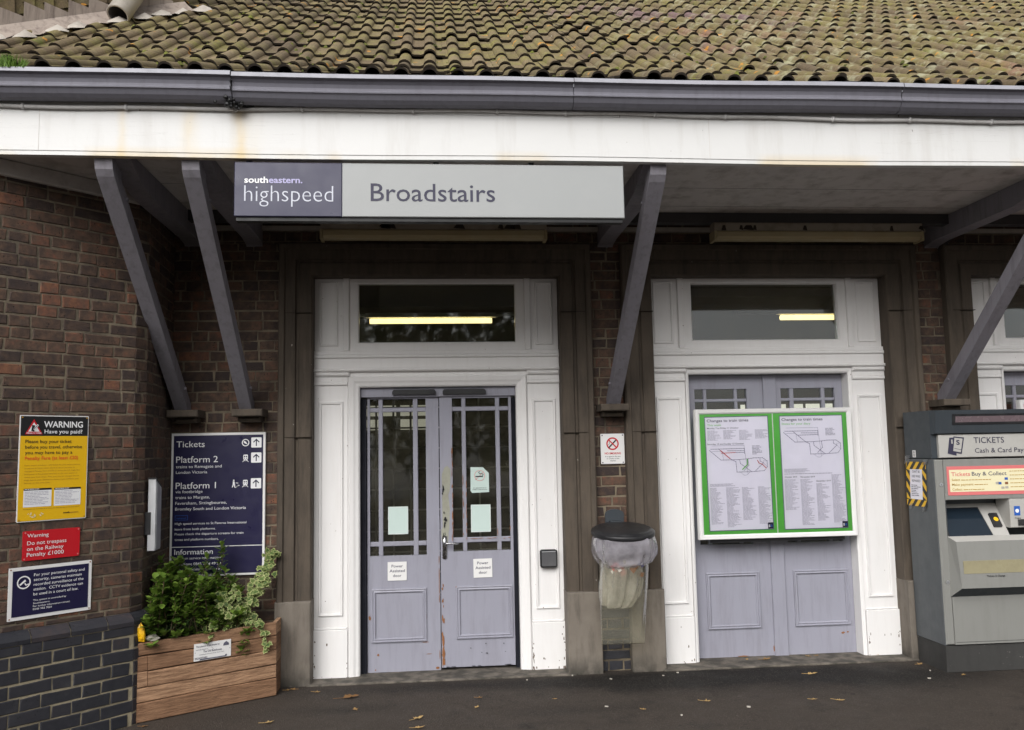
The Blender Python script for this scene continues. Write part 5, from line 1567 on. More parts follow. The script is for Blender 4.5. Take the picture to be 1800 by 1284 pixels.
# ------------------------------------------------------------------ display case on the porch wall
fb = Frame(frR(0.025, 1.015, 0.006), frR.u)
t = thing('leaflet_case', 'slim silver display case fixed edge on to the brick porch wall', 'display case', fb(0.1, 0))
mb = MB()
L, Hh, dp = 0.135, 0.41, 0.045
prof = [(0, 0), (L, 0), (L, Hh - 0.02), (0, Hh + 0.035)]
mb.prism([fb(a, b, 0.012) for a, b in prof], fb.n * 0, fb.n * dp)
mb.build('case_body', M['steel'], t)
mb = MB()
mb.prism([fb(a, b, dp + 0.0125) for a, b in [(0.012, 0.01), (L - 0.012, 0.01), (L - 0.012, Hh - 0.035), (0.012, Hh + 0.015)]], fb.n * 0, fb.n * 0.004)
mb.build('case_front', M['steel'], t)
mb = MB()
mb.prism([fb(a, b, 0.0) for a, b in ((-0.004, 0.1), (-0.004, 0.24), (0.02, 0.24), (0.02, 0.1))], fb.n * -0.015, fb.n * 0.030)
mb.prism([fb(a, b, 0.012) for a, b in ((-0.006, Hh + 0.038), (L + 0.004, Hh - 0.018), (L + 0.004, Hh - 0.012), (-0.006, Hh + 0.046))], fb.n * -0.002, fb.n * (dp + 0.004))
mb.build('case_bracket', M['black_plastic'], t)

# ------------------------------------------------------------------ litter bin with a clear bag
BX, BY = 1.318, -0.325
t = thing('litter_bin', 'hooped litter bin with a black lid and clear bag, between the two doorways', 'litter bin', (BX, BY, 0.24))
mb = MB()
mb.lathe((BX, BY, 0), [(0.200, 0.985), (0.222, 0.985), (0.226, 0.992), (0.226, 1.010), (0.221, 1.016), (0.212, 1.018), (0.208, 1.026), (0.19, 1.033), (0.12, 1.043), (0.06, 1.047), (0.01, 1.048)], 48)
ct, st_ = math.cos(math.radians(8)), math.sin(math.radians(8))
mb.v = [(x, BY + (y - BY) * ct + (z - 1.0) * -st_, 1.008 + (z - 1.0) * ct + (y - BY) * st_) for x, y, z in mb.v]
lid = mb.build('lid', M['black_plastic'], t, True)
mb = MB()
fm = Frame((1.305, WY - 0.004, 1.02))
pts = [(-0.07, -0.3), (0.07, -0.3), (0.07, 0.10)] + [(0.07 * math.cos(a), 0.10 + 0.036 * math.sin(a)) for a in [math.pi * k / 8 for k in range(1, 8)]] + [(-0.07, 0.10)]
mb.prism([fm(a, b, 0) for a, b in pts], fm.n * -0.02, fm.n * 0.014)
mb.box(1.265, 1.35, -0.17, -0.11, 1.03, 1.075)
mb.build('wall_plate', M['mach_dark'], t)
mb = MB()
for j in range(32):
    a0, a1 = 2 * math.pi * j / 32, 2 * math.pi * (j + 1) / 32
    mb.tube([(BX + 0.19 * math.cos(a0), BY + 0.19 * math.sin(a0), 0.968), (BX + 0.19 * math.cos(a1), BY + 0.19 * math.sin(a1), 0.968)], 0.010, 6, cap=False)
mb.box(1.27, 1.345, -0.15, -0.11, 0.955, 0.985)
mb.build('hoop', M['black_plastic'], t, True)
def bag(name, rings, mat, seg=72, amp=0.012, seed=1, flat=1.0, closed=True, sub=3):
    rr = random.Random(seed)
    ph = [(rr.randint(3, 17), rr.uniform(0, 6.28), rr.uniform(0.3, 1.0)) for _ in range(9)]
    mb = MB()
    fine = []
    for (a, b) in zip(rings, rings[1:]):
        for q in range(sub):
            f = q / sub
            fine.append(tuple(a[i] + (b[i] - a[i]) * f for i in range(6)))
    fine.append(rings[-1])
    R = []
    for (z, cx, cy, rx, ry, am) in fine:
        row = []
        for j in range(seg):
            a = 2 * math.pi * j / seg
            w = sum(math.sin(n * a + p + z * 9 * (k % 3 - 1)) * q for k, (n, p, q) in enumerate(ph)) / 3.0
            wz = sum(math.cos((n % 5 + 1) * a + p * 2) * q for n, p, q in ph) / 4.0
            row.append(mb.vert((cx + (rx + amp * am * w) * math.cos(a), cy + (ry + amp * am * w) * math.sin(a), z + 0.012 * am * wz)))
        R.append(row)
    for a, b in zip(R, R[1:]):
        for j in range(seg): mb.facei([a[j], a[(j + 1) % seg], b[(j + 1) % seg], b[j]])
    if closed: mb.facei(R[-1])
    return mb.build(name, mat, t, True)
bag('bin_liner', [(0.984, BX, BY, 0.19, 0.19, 0.1), (0.978, BX, BY, 0.218, 0.215, 0.4), (0.93, BX + 0.004, BY, 0.226, 0.218, 0.8), (0.885, BX + 0.006, BY, 0.226, 0.212, 1.4), (0.84, BX + 0.010, BY, 0.212, 0.19, 2.0), (0.80, BX + 0.01, BY, 0.185, 0.185, 1.4), (0.775, BX - 0.01, BY, 0.155, 0.15, 1.0)], M['liner'], 90, 0.014, 3, closed=False)
bag('bin_sack', [(0.965, BX, BY, 0.186, 0.182, 0.05), (0.82, BX, BY, 0.176, 0.165, 0.25), (0.66, BX - 0.012, BY - 0.02, 0.170, 0.12, 0.45), (0.45, BX - 0.025, BY - 0.03, 0.160, 0.075, 0.4), (0.27, BX - 0.032, BY - 0.04, 0.152, 0.024, 0.2), (0.243, BX - 0.032, BY - 0.04, 0.150, 0.004, 0.05)], M['sack'], 72, 0.012, 8)
bag('rubbish_bag', [(0.80, BX - 0.02, BY + 0.01, 0.10, 0.09, 1.0), (0.76, BX - 0.015, BY, 0.140, 0.115, 1.2), (0.66, BX - 0.025, BY - 0.01, 0.138, 0.085, 1.6), (0.56, BX - 0.04, BY - 0.02, 0.125, 0.06, 1.6), (0.50, BX - 0.06, BY - 0.02, 0.10, 0.045, 1.3), (0.485, BX - 0.06, BY - 0.02, 0.05, 0.02, 0.6)], M['rubbish'], 60, 0.02, 12)
mb = MB()
rr = random.Random(31)
for k in range(13):
    c = Vector((BX + rr.uniform(-.10, .10), BY - 0.06 - rr.uniform(0, .07), rr.uniform(0.72, 0.80)))
    a = rr.uniform(0, 3.1); w = rr.uniform(0.015, 0.035)
    d1 = Vector((math.cos(a), 0.3, math.sin(a))) * w; d2 = Vector((-math.sin(a), 0.2, math.cos(a))) * w * 0.7
    mb.face([c - d1 - d2, c + d1 - d2 * 0.6, c + d1 * 0.8 + d2, c - d1 + d2], k % 4)
mb.build('rubbish', [M['white_sheet'], M['pink'], M['line_ink'], M['bare_wood']], t)

# ------------------------------------------------------------------ corner planter
PA, PB = Vector((-1.815, -0.862, 0)), Vector((-1.078, -0.372, 0))
pu = (PB - PA).normalized()
fpn = Frame(PA, pu)
PW = (PB - PA).length
t = thing('wooden_planter', 'rough wooden corner planter built of horizontal boards with a white plaque', 'planter', fpn(PW / 2, 0))
mb = MB()
rr = random.Random(6)
hs = [0.002, 0.118, 0.205, 0.300, 0.392, 0.478]
for k in range(5):
    z0, z1 = hs[k] + 0.0025, hs[k + 1] - 0.0025
    segs = [(0.0, PW)] if k not in (1, 2, 3) else ([(0.0, 0.058), (0.061, PW)] if k != 1 else [(0.0, PW)])
    for (a, b) in segs:
        j = rr.uniform(-0.004, 0.004)
        w0, w1 = rr.uniform(-.005, .005), rr.uniform(-.005, .005)
        tn = rr.random()
        nn = 10
        rows = []
        for q in range(nn + 1):
            u = a + (b - a) * q / nn
            n0 = j + 0.003 * math.sin(u * 9 + k)
            zt = z1 + w0 * math.sin(u * 4 + k); zb = z0 + w1 * math.sin(u * 5 + k * 2)
            rows.append([mb.vert(fpn(u, zb, -0.03)), mb.vert(fpn(u, zb, n0 - 0.003)), mb.vert(fpn(u, zb + 0.004, n0)), mb.vert(fpn(u, zt - 0.004, n0)), mb.vert(fpn(u, zt, n0 - 0.003)), mb.vert(fpn(u, zt, -0.03))])
        for p, q in zip(rows, rows[1:]):
            for i in range(5): mb.facei([p[i], q[i], q[i + 1], p[i + 1]], 0, tn)
        mb.facei(rows[0], 0, tn); mb.facei(rows[-1][::-1], 0, tn)
mb.build('front_boards', M['wood'], t)
mb = MB()
for k in range(5):
    z0, z1 = hs[k] + 0.0025, hs[k + 1] - 0.0025
    mb.box(PB.x - 0.03, PB.x - 0.004, PB.y + 0.014, -0.18, z0, z1, 0, rr.random())
mb.build('side_boards', M['wood'], t)
for a in (PW - 0.09, 0.02):
    mb = MB(); mb.box(a, a + 0.05, 0.033, 0.08, 0.0, 0.455, 0, 0.3, fpn.g); mb.build('corner_post', M['wood'], t)
mb = MB()
q0 = fpn(0.0, 0.44, -0.03); q1 = fpn(PW - 0.03, 0.44, -0.03)
mb.face([q0, q1, (q1.x, -0.175, 0.44), (-1.80, -0.11, 0.44)])
mb.build('soil', M['soil'], t)
fq = Frame(fpn(0.335, 0.312, 0.0055), pu)
mb = MB(); panel(mb, fq, 0.237, 0.106, 0.003, 0, 0.002); pl = mb.build('plaque', M['white_sheet'], t)
mb = MB()
text(mb, fq, 'This planter is handmade by', 0.012, 0.083, 0.0105, 0.150, 0.0045, 0, 0.012)
text(mb, fq, 'and kindly donated to', 0.012, 0.065, 0.0075, 0.075, 0.0045, 0, 0.006)
text(mb, fq, 'The Old Bakehouse', 0.058, 0.048, 0.0125, 0.118, 0.0045, 0, 0.014)
text(mb, fq, 'maintained and watered by Town Team', 0.032, 0.034, 0.006, 0.160, 0.0045, 0, 0.006)
text(mb, fq, 'BROADSTAIRS', 0.006, 0.010, 0.0125, 0.078, 0.0045, 0, 0.014)
quad(mb, fq, 0.036, 0.205, 0.003, 0.0095, 0.0046)
poly(mb, fq, [(0.185, 0.072), (0.222, 0.072), (0.222, 0.084), (0.206, 0.098), (0.190, 0.088)], 0.0045)
stroke(mb, fq, [(0.110, 0.076), (0.122, 0.062)], 0.0015, 0.0045)
disc(mb, fq, 0.205, 0.011, 0.006, 0.0045, 0); disc(mb, fq, 0.008, 0.052, 0.002, 0.0045, 0); disc(mb, fq, 0.229, 0.052, 0.002, 0.0045, 0)
mb.build('lettering', M['dark_ink'], pl)

# plants
def leaf(mb, p, d, up, L, W, m, t, fold=0.25, shape='oval'):
    d = Vector(d).normalized(); s = d.cross(Vector(up))
    if s.length < 1e-3: s = Vector((1, 0, 0))
    s.normalize(); n = s.cross(d).normalized()
    if shape == 'oval':
        pr_ = [(0.0, 0.06), (0.3, 0.75), (0.62, 1.0), (0.86, 0.62), (1.0, 0.0)]
    else:
        pr_ = [(0.0, 0.05), (0.5, 0.6), (1.0, 0.0)]
    mid = [mb.vert(p + d * L * a - n * L * 0.18 * a * a) for a, w in pr_]
    for sg in (-1, 1):
        ed = [mb.vert(p + d * L * a + s * sg * W * 0.5 * w + n * (fold * W * 0.5 * w) - n * L * 0.18 * a * a) for a, w in pr_]
        for i in range(len(pr_) - 1):
            q = [mid[i], mid[i + 1], ed[i + 1], ed[i]]
            mb.facei(q if sg > 0 else q[::-1], m, t)
def ivy_leaf(mb, p, d, up, L, rr, t):
    d = Vector(d).normalized(); s = d.cross(Vector(up))
    if s.length < 1e-3: s = Vector((1, 0, 0))
    s.normalize(); n = s.cross(d).normalized()
    lob = [(0.0, 0.02), (-0.12, 0.30), (0.10, 0.52), (0.26, 0.32), (0.52, 0.44), (0.62, 0.22), (1.0, 0.0)]
    outl = [(a, b) for a, b in lob] + [(a, -b) for a, b in lob[-2:0:-1]]
    def q(a, b, k): return p + d * L * a * k + s * L * b * k + n * (0.05 * L * math.cos(b * 5) + 0.0012 * (1 - k) * 10 * 0.1)
    c = p + d * L * 0.32
    nv = len(outl)
    O = [mb.vert(q(a, b, 1.0)) for a, b in outl]
    I = [mb.vert(c + (q(a, b, 1.0) - c) * rr.uniform(0.58, 0.80) + n * 0.0006) for a, b in outl]
    for i in range(nv):
        mb.facei([O[i], O[(i + 1) % nv], I[(i + 1) % nv], I[i]], 1, t)
    cc = mb.vert(c + n * 0.003)
    for i in range(nv): mb.facei([I[i], I[(i + 1) % nv], cc], 0, t)
def bez(a, b, c, n):
    return [a * (1 - q) ** 2 + b * 2 * q * (1 - q) + c * q * q for q in [k / n for k in range(n + 1)]]

# glossy evergreen shrub
rr = random.Random(12)
fol, stm = MB(), MB()
def shrub_tip(tip, base, nlv, size):
    mid = (Vector(base) + Vector(tip)) / 2 + Vector((rr.uniform(-.04, .04), rr.uniform(-.04, .04), rr.uniform(0, .06)))
    path = bez(Vector(base), mid, Vector(tip), 6)
    stm.tube(path, [0.005 - 0.0005 * k for k in range(7)], 5)
    for q in range(nlv):
        f = 1.0 - (q / nlv) ** 1.2 * 0.5
        i = min(5, int(f * 6)); p = path[i].lerp(path[i + 1], f * 6 - i)
        a = q * 2.4 + rr.uniform(-.3, .3)
        el = 1.15 * (1 - q / nlv) - 0.15 + rr.uniform(-.25, .25)
        d = Vector((math.cos(a) * math.cos(el), math.sin(a) * math.cos(el), math.sin(el)))
        leaf(fol, p, d, (0, 0, 1), size * rr.uniform(0.7, 1.2), size * rr.uniform(0.58, 0.82), 0, min(1, max(0, rr.gauss(0.38, 0.27) + (0.2 if q < 3 else 0))))
for k in range(270):
    u = rr.uniform(-0.03, 0.70); v = rr.uniform(-0.02, 0.46)
    top = 0.89 - 0.10 * max(0, (u - 0.35) / 0.35) + rr.uniform(-0.04, 0.05)
    front = max(0.0, 1 - v / 0.22)
    z = top - 0.36 * front * rr.random() - rr.uniform(0, 0.26)
    p = fpn(u, z, -v)
    b = fpn(min(max(u + rr.uniform(-.12, .12), 0.06), 0.75), 0.44, -max(0.05, min(v + 0.05, 0.40)))
    if p.x < -1.79 + 0.02: p.x = -1.77 + rr.uniform(0, .04)
    if p.y > -0.16: p.y = -0.17 - rr.uniform(0, .05)
    if b.x < -1.76: b.x = -1.75
    if b.y > -0.15: b.y = -0.16
    shrub_tip(p, b, rr.randint(11, 16), 0.052)
for (u, z, v) in ((0.62, 1.00, 0.30), (0.63, 0.96, 0.30), (0.50, 0.93, 0.25), (0.20, 0.93, 0.25), (0.35, 0.91, 0.3)):
    shrub_tip(fpn(u, z, -v), fpn(u - 0.12, 0.5, -v), 16, 0.046)
t = thing('evergreen_shrub', 'dense dark green glossy shrub filling the wooden planter', 'shrub', fpn(0.35, 0.44, -0.15))
fol.build('foliage', M['leaf_dark'], t, True); stm.build('stem', M['stem'], t, True)

# feathery low plant at the planter's front edge
fol = MB()
for k in range(120):
    u = rr.uniform(0.12, 0.46); v = rr.uniform(0.035, 0.10)
    b = fpn(u, 0.45, -v)
    a = rr.uniform(0, 6.28); L = rr.uniform(0.10, 0.21)
    d = Vector((math.cos(a) * 0.55, math.sin(a) * 0.55 - 0.15, 1)).normalized()
    tip = b + d * L + Vector((d.x, d.y, -0.4)) * L * 0.35
    pth = bez(b, b + d * L * 0.7, tip, 5)
    for i in range(5):
        for q in range(5):
            p = pth[i].lerp(pth[i + 1], q / 5)
            dd = (pth[i + 1] - pth[i]).normalized() + Vector((rr.uniform(-1, 1), rr.uniform(-1, 1), rr.uniform(-.5, 1)))
            leaf(fol, p, dd, (0, 0, 1), 0.022, 0.004, 0, rr.random(), 0.1, 'blade')
o = solo(fol, 'feathery_plant', M['leaf_fine'], tuple(fpn(0.3, 0.45, -0.06)), 'low feathery dark plant along the front edge of the planter', 'plant')
# bare twigs over the edge
# variegated ivy: a climbing arm to the right, a mat over the soil and a trail hanging over the front
rr = random.Random(44)
fol, stm = MB(), MB()
def ivy_arm(path, n, spread, size):
    stm.tube(path, 0.003, 5)
    for k in range(n):
        f = rr.random() * (len(path) - 1)
        i = min(len(path) - 2, int(f)); p = path[i].lerp(path[i + 1], f - i)
        p = p + Vector((rr.gauss(0, spread), rr.gauss(0, spread) - spread * 0.5, rr.gauss(0, spread)))
        a = rr.uniform(0, 6.28)
        d = Vector((math.cos(a), -0.55 + 0.5 * math.sin(a), math.sin(a) * 0.8 - 0.25))
        ivy_leaf(fol, p, d, (rr.uniform(-.4, .4), -1.0, 0.6 + rr.uniform(-.3, .3)), size * rr.uniform(0.55, 1.15), rr, rr.random())
W3 = lambda u, z, v: fpn(u, z, -v)
ivy_arm(bez(W3(0.55, 0.48, 0.10), W3(0.80, 0.55, 0.14), Vector((-1.125, -0.20, 0.93)), 10), 165, 0.026, 0.046)
ivy_arm(bez(W3(0.50, 0.50, 0.12), W3(0.72, 0.60, 0.16), Vector((-1.17, -0.22, 0.78)), 10), 90, 0.03, 0.044)
ivy_arm(bez(W3(0.44, 0.47, 0.04), W3(0.58, 0.56, 0.08), W3(0.76, 0.52, 0.10), 8), 90, 0.028, 0.046)
ivy_arm(bez(W3(0.48, 0.52, 0.06), W3(0.55, 0.64, 0.12), W3(0.66, 0.70, 0.12), 8), 70, 0.028, 0.044)
ivy_arm([W3(0.74, 0.50, 0.05), W3(0.77, 0.485, -0.01), W3(0.79, 0.44, -0.018), W3(0.805, 0.36, -0.016), W3(0.815, 0.335, -0.016)], 34, 0.009, 0.038)
ivy_arm(bez(W3(0.64, 0.52, 0.05), W3(0.70, 0.50, 0.0), W3(0.74, 0.475, -0.012), 4), 12, 0.008, 0.034)
t = thing('variegated_ivy', 'cream edged ivy climbing beside the stone and trailing over the planter', 'ivy', fpn(0.7, 0.46, -0.1))
fol.build('foliage', [M['ivy_green'], M['ivy_cream']], t, True); stm.build('stem', M['stem'], t, True)

# rubbish left on the planter and plinth
mb = MB()
pk = fpn(0.012, 0.481, -0.01)
R = []
rr = random.Random(9)
for i, (z, w, d) in enumerate(((0.0, 0.018, 0.010), (0.02, 0.026, 0.018), (0.05, 0.028, 0.020), (0.085, 0.026, 0.016), (0.105, 0.014, 0.006), (0.118, 0.010, 0.003), (0.128, 0.004, 0.002))):
    R.append([mb.vert((pk.x + 0.012 - 0.16 * z + w * math.cos(a) * rr.uniform(.85, 1.12), pk.y + d * math.sin(a) * rr.uniform(.8, 1.2), pk.z + z + rr.uniform(-.003, .003))) for a in [2 * math.pi * j / 10 for j in range(10)]])
for a, b in zip(R, R[1:]):
    for j in range(10): mb.facei([a[j], a[(j + 1) % 10], b[(j + 1) % 10], b[j]])
mb.facei(R[0][::-1]); mb.facei(R[-1])
solo(mb, 'crisp_packet', M['packet'], tuple(pk), 'crumpled yellow packet standing on the corner of the planter', 'wrapper', smooth=False)
mb = MB()
pk = fpn(0.085, 0.479, -0.012)
R = []
for i, (z, r) in enumerate(((0.0, 0.034), (0.015, 0.04), (0.03, 0.03), (0.045, 0.012))):
    R.append([mb.vert((pk.x + r * math.cos(a) * rr.uniform(.7, 1.25), pk.y + r * 0.6 * math.sin(a) * rr.uniform(.7, 1.2), pk.z + z + rr.uniform(-.005, .005))) for a in [2 * math.pi * j / 9 for j in range(9)]])
for a, b in zip(R, R[1:]):
    for j in range(9): mb.facei([a[j], a[(j + 1) % 9], b[(j + 1) % 9], b[j]])
mb.facei(R[0][::-1]); mb.facei(R[-1])
solo(mb, 'crumpled_paper', M['scrap'], tuple(pk), 'crumpled pale paper scrap beside the yellow packet on the planter', 'litter')

# ------------------------------------------------------------------ ticket machine
X0, X1, YB, YF = 3.532, 4.48, -0.185, -0.552
t = thing('ticket_machine', 'grey ticket vending machine with a touch screen standing against the wall', 'ticket machine', ((X0 + X1) / 2, (YB + YF) / 2, 0))
mb = MB(); mb.box(X0 + 0.004, X1 - 0.004, YF + 0.012, YB, 0.0, 0.182, 0, .5, None, 0.003); mb.build('plinth', M['mach_base'], t)
mb = MB()
mb.box(X0, X1, YF + 0.21, YB, 0.186, 1.480)
mb.box(X0, X0 + 0.022, YF + 0.012, YF + 0.21, 0.186, 1.480)
mb.box(X1 - 0.022, X1, YF + 0.012, YF + 0.21, 0.186, 1.480)
mb.build('cabinet', M['mach_mid'], t)
mb = MB()
fx0 = X0 + 0.006
mb.box(fx0, 3.602, YF, YF + 0.20, 0.190, 1.476, 0, .5, None, 0.008)
mb.box(3.602, X1 - 0.006, YF + 0.0005, YF + 0.20, 0.190, 0.86, 0, .5, None, 0.001)
mb.box(3.602, X1 - 0.006, YF + 0.0005, YF + 0.20, 1.190, 1.476, 0, .5, None, 0.003)
front = mb.build('front_panel', M['mach_light'], t)
mb = MB()       # recess around the screen
mb.box(3.6025, 3.604, YF + 0.003, YF + 0.2, 0.86, 1.19); mb.box(3.604, 4.074, YF + 0.165, YF + 0.2, 0.86, 1.189)
mb.build('screen_recess', M['mach_mid'], t)
mb = MB()
mb.box(4.076, X1 - 0.006, YF - 0.004, YF + 0.15, 0.985, 1.188, 0, .5, None, 0.004)
cp = mb.build('coin_panel', M['mach_pale'], t)
mb = MB(); quad(mb, Frame((4.105, YF - 0.004, 1.07)), 0, 0.045, 0, 0.066, 0.002); cb_ = mb.build('coin_symbol', M['blue'], cp)
mb = MB()
fz = Frame((4.105, YF - 0.004, 1.07)); disc(mb, fz, 0.022, 0.033, 0.014, 0.0032); mb.build('coin_mark', M['white_ink'], cp)
mb = MB(); text(mb, fz, 'Coins', 0.024, -0.024, 0.012, 0.046, 0.002, 0, 0.012, 'C'); text(mb, fz, 'Notes', 0.17, -0.024, 0.012, 0.046, 0.002, 0, 0.012, 'C'); mb.build('lettering', M['black'], cp)
mb = MB(); mb.box(4.128, 4.20, YF - 0.016, YF - 0.003, 1.0, 1.043, 0, .5, None, 0.004); mb.build('coin_slot', M['black_plastic'], cp)
# sloping console with the screen
cs_top, cs_bot = Vector((0, YF + 0.16, 1.150)), Vector((0, YF + 0.0, 0.905))
cu = (cs_top - cs_bot).normalized()
fz = Frame((3.606, cs_bot.y, cs_bot.z), (1, 0, 0), cu)
SL = (cs_top - cs_bot).length
mb = MB()
mb.prism([fz(a, b, 0) for a, b in ((0, 0), (0.468, 0), (0.468, SL), (0, SL))], fz.n * 0, fz.n * -0.02)
con = mb.build('console', M['mach_pale'], t)
mb = MB(); mb.prism([fz(a, b, 0.001) for a, b in ((0.010, 0.012), (0.342, 0.012), (0.318, SL - 0.035), (0.006, SL - 0.035))], fz.n * 0, fz.n * 0.007); mb.build('bezel', M['black_plastic'], con)
mb = MB(); mb.prism([fz(a, b, 0.008) for a, b in ((0.018, 0.020), (0.334, 0.020), (0.311, SL - 0.043), (0.014, SL - 0.043))], fz.n * 0, fz.n * 0.0015); mb.build('screen', M['screen'], con)
mb = MB(); f2 = Frame(fz(0.375, 0.095, 0.001), (1, 0.0, 0), cu); panel(mb, f2, 0.062, 0.11, 0.014, 0, 0.005); mb.build('reader', M['black_plastic'], con)
mb = MB(); disc(mb, f2, 0.034, 0.058, 0.017, 0.0155); mb.build('button', M['yellow'], con)
# delivery hopper bulging from the front
mb = MB()
xh0, xh1 = 3.598, X1 - 0.03
prof = [(YF + 0.004, 0.935), (YF - 0.062, 0.905), (YF - 0.072, 0.775), (YF - 0.078, 0.585), (YF + 0.004, 0.515)]
ins = [0.0, 0.020, 0.026, 0.030, -0.012]
A = [mb.vert((xh0 + i, y, z)) for (y, z), i in zip(prof, ins)]; B = [mb.vert((xh1 - i, y, z)) for (y, z), i in zip(prof, ins)]
for k in range(4): mb.facei([A[k], A[k + 1], B[k + 1], B[k]], 1 if k == 3 else (2 if k == 0 else 0))
mb.facei(A[::-1], 0); mb.facei(B, 0); mb.facei([A[0], B[0], B[4], A[4]], 0)
hp = mb.build('delivery_hopper', [M['mach_light'], M['mach_dark'], M['mach_pale']], t)
fh = Frame((3.652, YF - 0.0735, 0.685)); 
mb = MB(); panel(mb, fh, 0.66, 0.088, 0.003, 0, 0.004); mb.build('tray_flap', M['tray'], hp)
mb = MB(); text(mb, Frame((3.652, YF - 0.076, 0.66)), 'Tickets & Change', 0.165, 0.0, 0.0125, 0.135, 0.003, 0, 0.012); mb.build('lettering', M['black'], hp)
# header
mb = MB()
mb.box(X0, X1, YF + 0.02, YB, 1.486, 1.828)
mb.build('header_cabinet', M['mach_dark'], t)
mb = MB()
pr4 = [(YF + 0.019, 1.655), (YF - 0.022, 1.662), (YF - 0.044, 1.826), (YF + 0.019, 1.828)]
xa_, xb_ = X0 + 0.0, X1
A = [mb.vert((xa_ + (0.012 if i in (1, 2) else 0), y, z)) for i, (y, z) in enumerate(pr4)]; B = [mb.vert((xb_, y, z)) for y, z in pr4]
for k in range(4): mb.facei([A[k], A[(k + 1) % 4], B[(k + 1) % 4], B[k]])
mb.facei(A[::-1]); mb.facei(B)
hb = mb.build('header_band', M['mach_dark'], t)
bn = Vector((0, -0.022, 0.164)).normalized()
fz = Frame((3.668, YF - 0.030, 1.722), (1, 0, 0), bn)
mb = MB(); panel(mb, fz, 0.76, 0.076, 0.004, 0, 0.002); mb.build('display_bezel', M['black_plastic'], hb)
mb = MB(); quad(mb, fz, 0.022, 0.74, 0.017, 0.060, 0.0052, 0); mb.build('display', paint('dim_led_display', (0.14, 0.105, 0.115), 0.25, 0.05), hb)
mb = MB(); text(mb, fz, 'CARDS ONLY', 0.545, 0.026, 0.026, 0.17, 0.0062, 0); mb.build('display_text', M['red'], hb)
mb = MB()
mb.box(3.575, X1 - 0.01, YF - 0.006, YF + 0.02, 1.488, 1.652, 0, .5, None, 0.004)
hn = mb.build('header_panel', M['mach_pale'], t)
fz = Frame((3.575, YF - 0.006, 1.488))
mb = MB()
text(mb, fz, 'TICKETS', 0.262, 0.101, 0.043, 0.230, 0.002, 0, 0.004)
text(mb, fz, 'Cash & Card Payments', 0.266, 0.032, 0.034, 0.50, 0.002, 0, 0.002)
poly(mb, fz, [(0.060, 0.030), (0.125, 0.014), (0.142, 0.145), (0.080, 0.142)], 0.002)
poly(mb, fz, [(0.092, 0.040), (0.165, 0.026), (0.190, 0.142), (0.112, 0.152)], 0.003, 0)
poly(mb, fz, [(0.102, 0.048), (0.158, 0.037), (0.179, 0.134), (0.118, 0.142)], 0.004, 1)
text(mb, fz, 'S', 0.128, 0.092, 0.034, 0.026, 0.005, 0, 0.03)
text(mb, fz, '1', 0.092, 0.100, 0.030, 0.010, 0.0035, 1, 0.02)
stroke(mb, fz, [(0.112, 0.066), (0.160, 0.056)], 0.003, 0.005, 0)
mb.build('lettering', [M['slate_ink'], M['mach_pale']], hn)
# instruction panel under the header
fz = Frame((3.622, YF + 0.0005, 1.222))
mb = MB(); panel(mb, fz, 0.80, 0.204, 0.003, 0, 0.002); ip = mb.build('instruction_panel', M['pink'], t)
mb = MB(); quad(mb, fz, 0.016, 0.79, 0.024, 0.180, 0.0042); mb.build('instruction_field', M['cream'], ip)
mb = MB()
text(mb, fz, 'Tickets', 0.030, 0.136, 0.028, 0.142, 0.0055, 0, 0.008); mb.build('lettering', M['pink'], ip)
mb = MB()
text(mb, fz, 'Buy & Collect', 0.185, 0.136, 0.028, 0.262, 0.0055, 0, 0.008); mb.build('lettering', M['dark_ink'], ip)
mb = MB()
for k, (s_, w_) in enumerate((('Select', 0.062), ('Make payment', 0.160), ('Collect', 0.075))):
    text(mb, fz, s_, 0.032, 0.102 - k * 0.034, 0.0165, w_, 0.0055, 0, 0.004)
    greek(mb, fz, 0.032 + w_ + 0.008, (0.33, 0.30, 0.275)[k], 0.109 - k * 0.034, 0.104 - k * 0.034 - 0.004, 0.008, 0.0055, 0, 0.45, 0.02, k)
greek(mb, fz, 0.33, 0.45, 0.132, 0.126, 0.006, 0.0055, 0, 0.4, 0.02, 9)
for k in range(5): greek(mb, fz, 0.47, 0.76, 0.165 - k * 0.028, 0.150 - k * 0.028, 0.0075, 0.0055, 0, 0.45, 0.2, 30 + k)
mb.build('fine_print', M['brown_ink'], ip)
mb = MB()
for k, (a, b, m_) in enumerate(((0.43, 0.102, 0), (0.38, 0.070, 0), (0.43, 0.070, 1), (0.36, 0.072, 2), (0.40, 0.038, 2), (0.43, 0.04, 2))):
    quad(mb, fz, a, a + 0.024, b, b + 0.017, 0.0055, m_)
mb.build('card_symbol', [M['blue'], M['bare_wood'], M['scrap']], ip)
mb = MB()
mb.box(4.20, 4.203, YF - 0.0005, YF + 0.01, 0.20, 0.50); mb.box(3.61, 4.46, YF - 0.0005, YF + 0.01, 0.205, 0.2075)
mb.build('door_seam', M['black'], t)
for lx, lz in ((3.575, 0.62), (3.575, 1.30), (4.24, 0.35)):
    mb = MB(); fl_ = Frame((lx, YF - 0.0005, lz)); disc(mb, fl_, 0, 0, 0.010, 0.0018, 0); ring(mb, fl_, 0, 0, 0.010, 0.013, 0.0022, 0); quad(mb, fl_, -0.0015, 0.0015, -0.006, 0.006, 0.0026, 1)
    mb.build('lock', [M['steel'], M['black']], t)
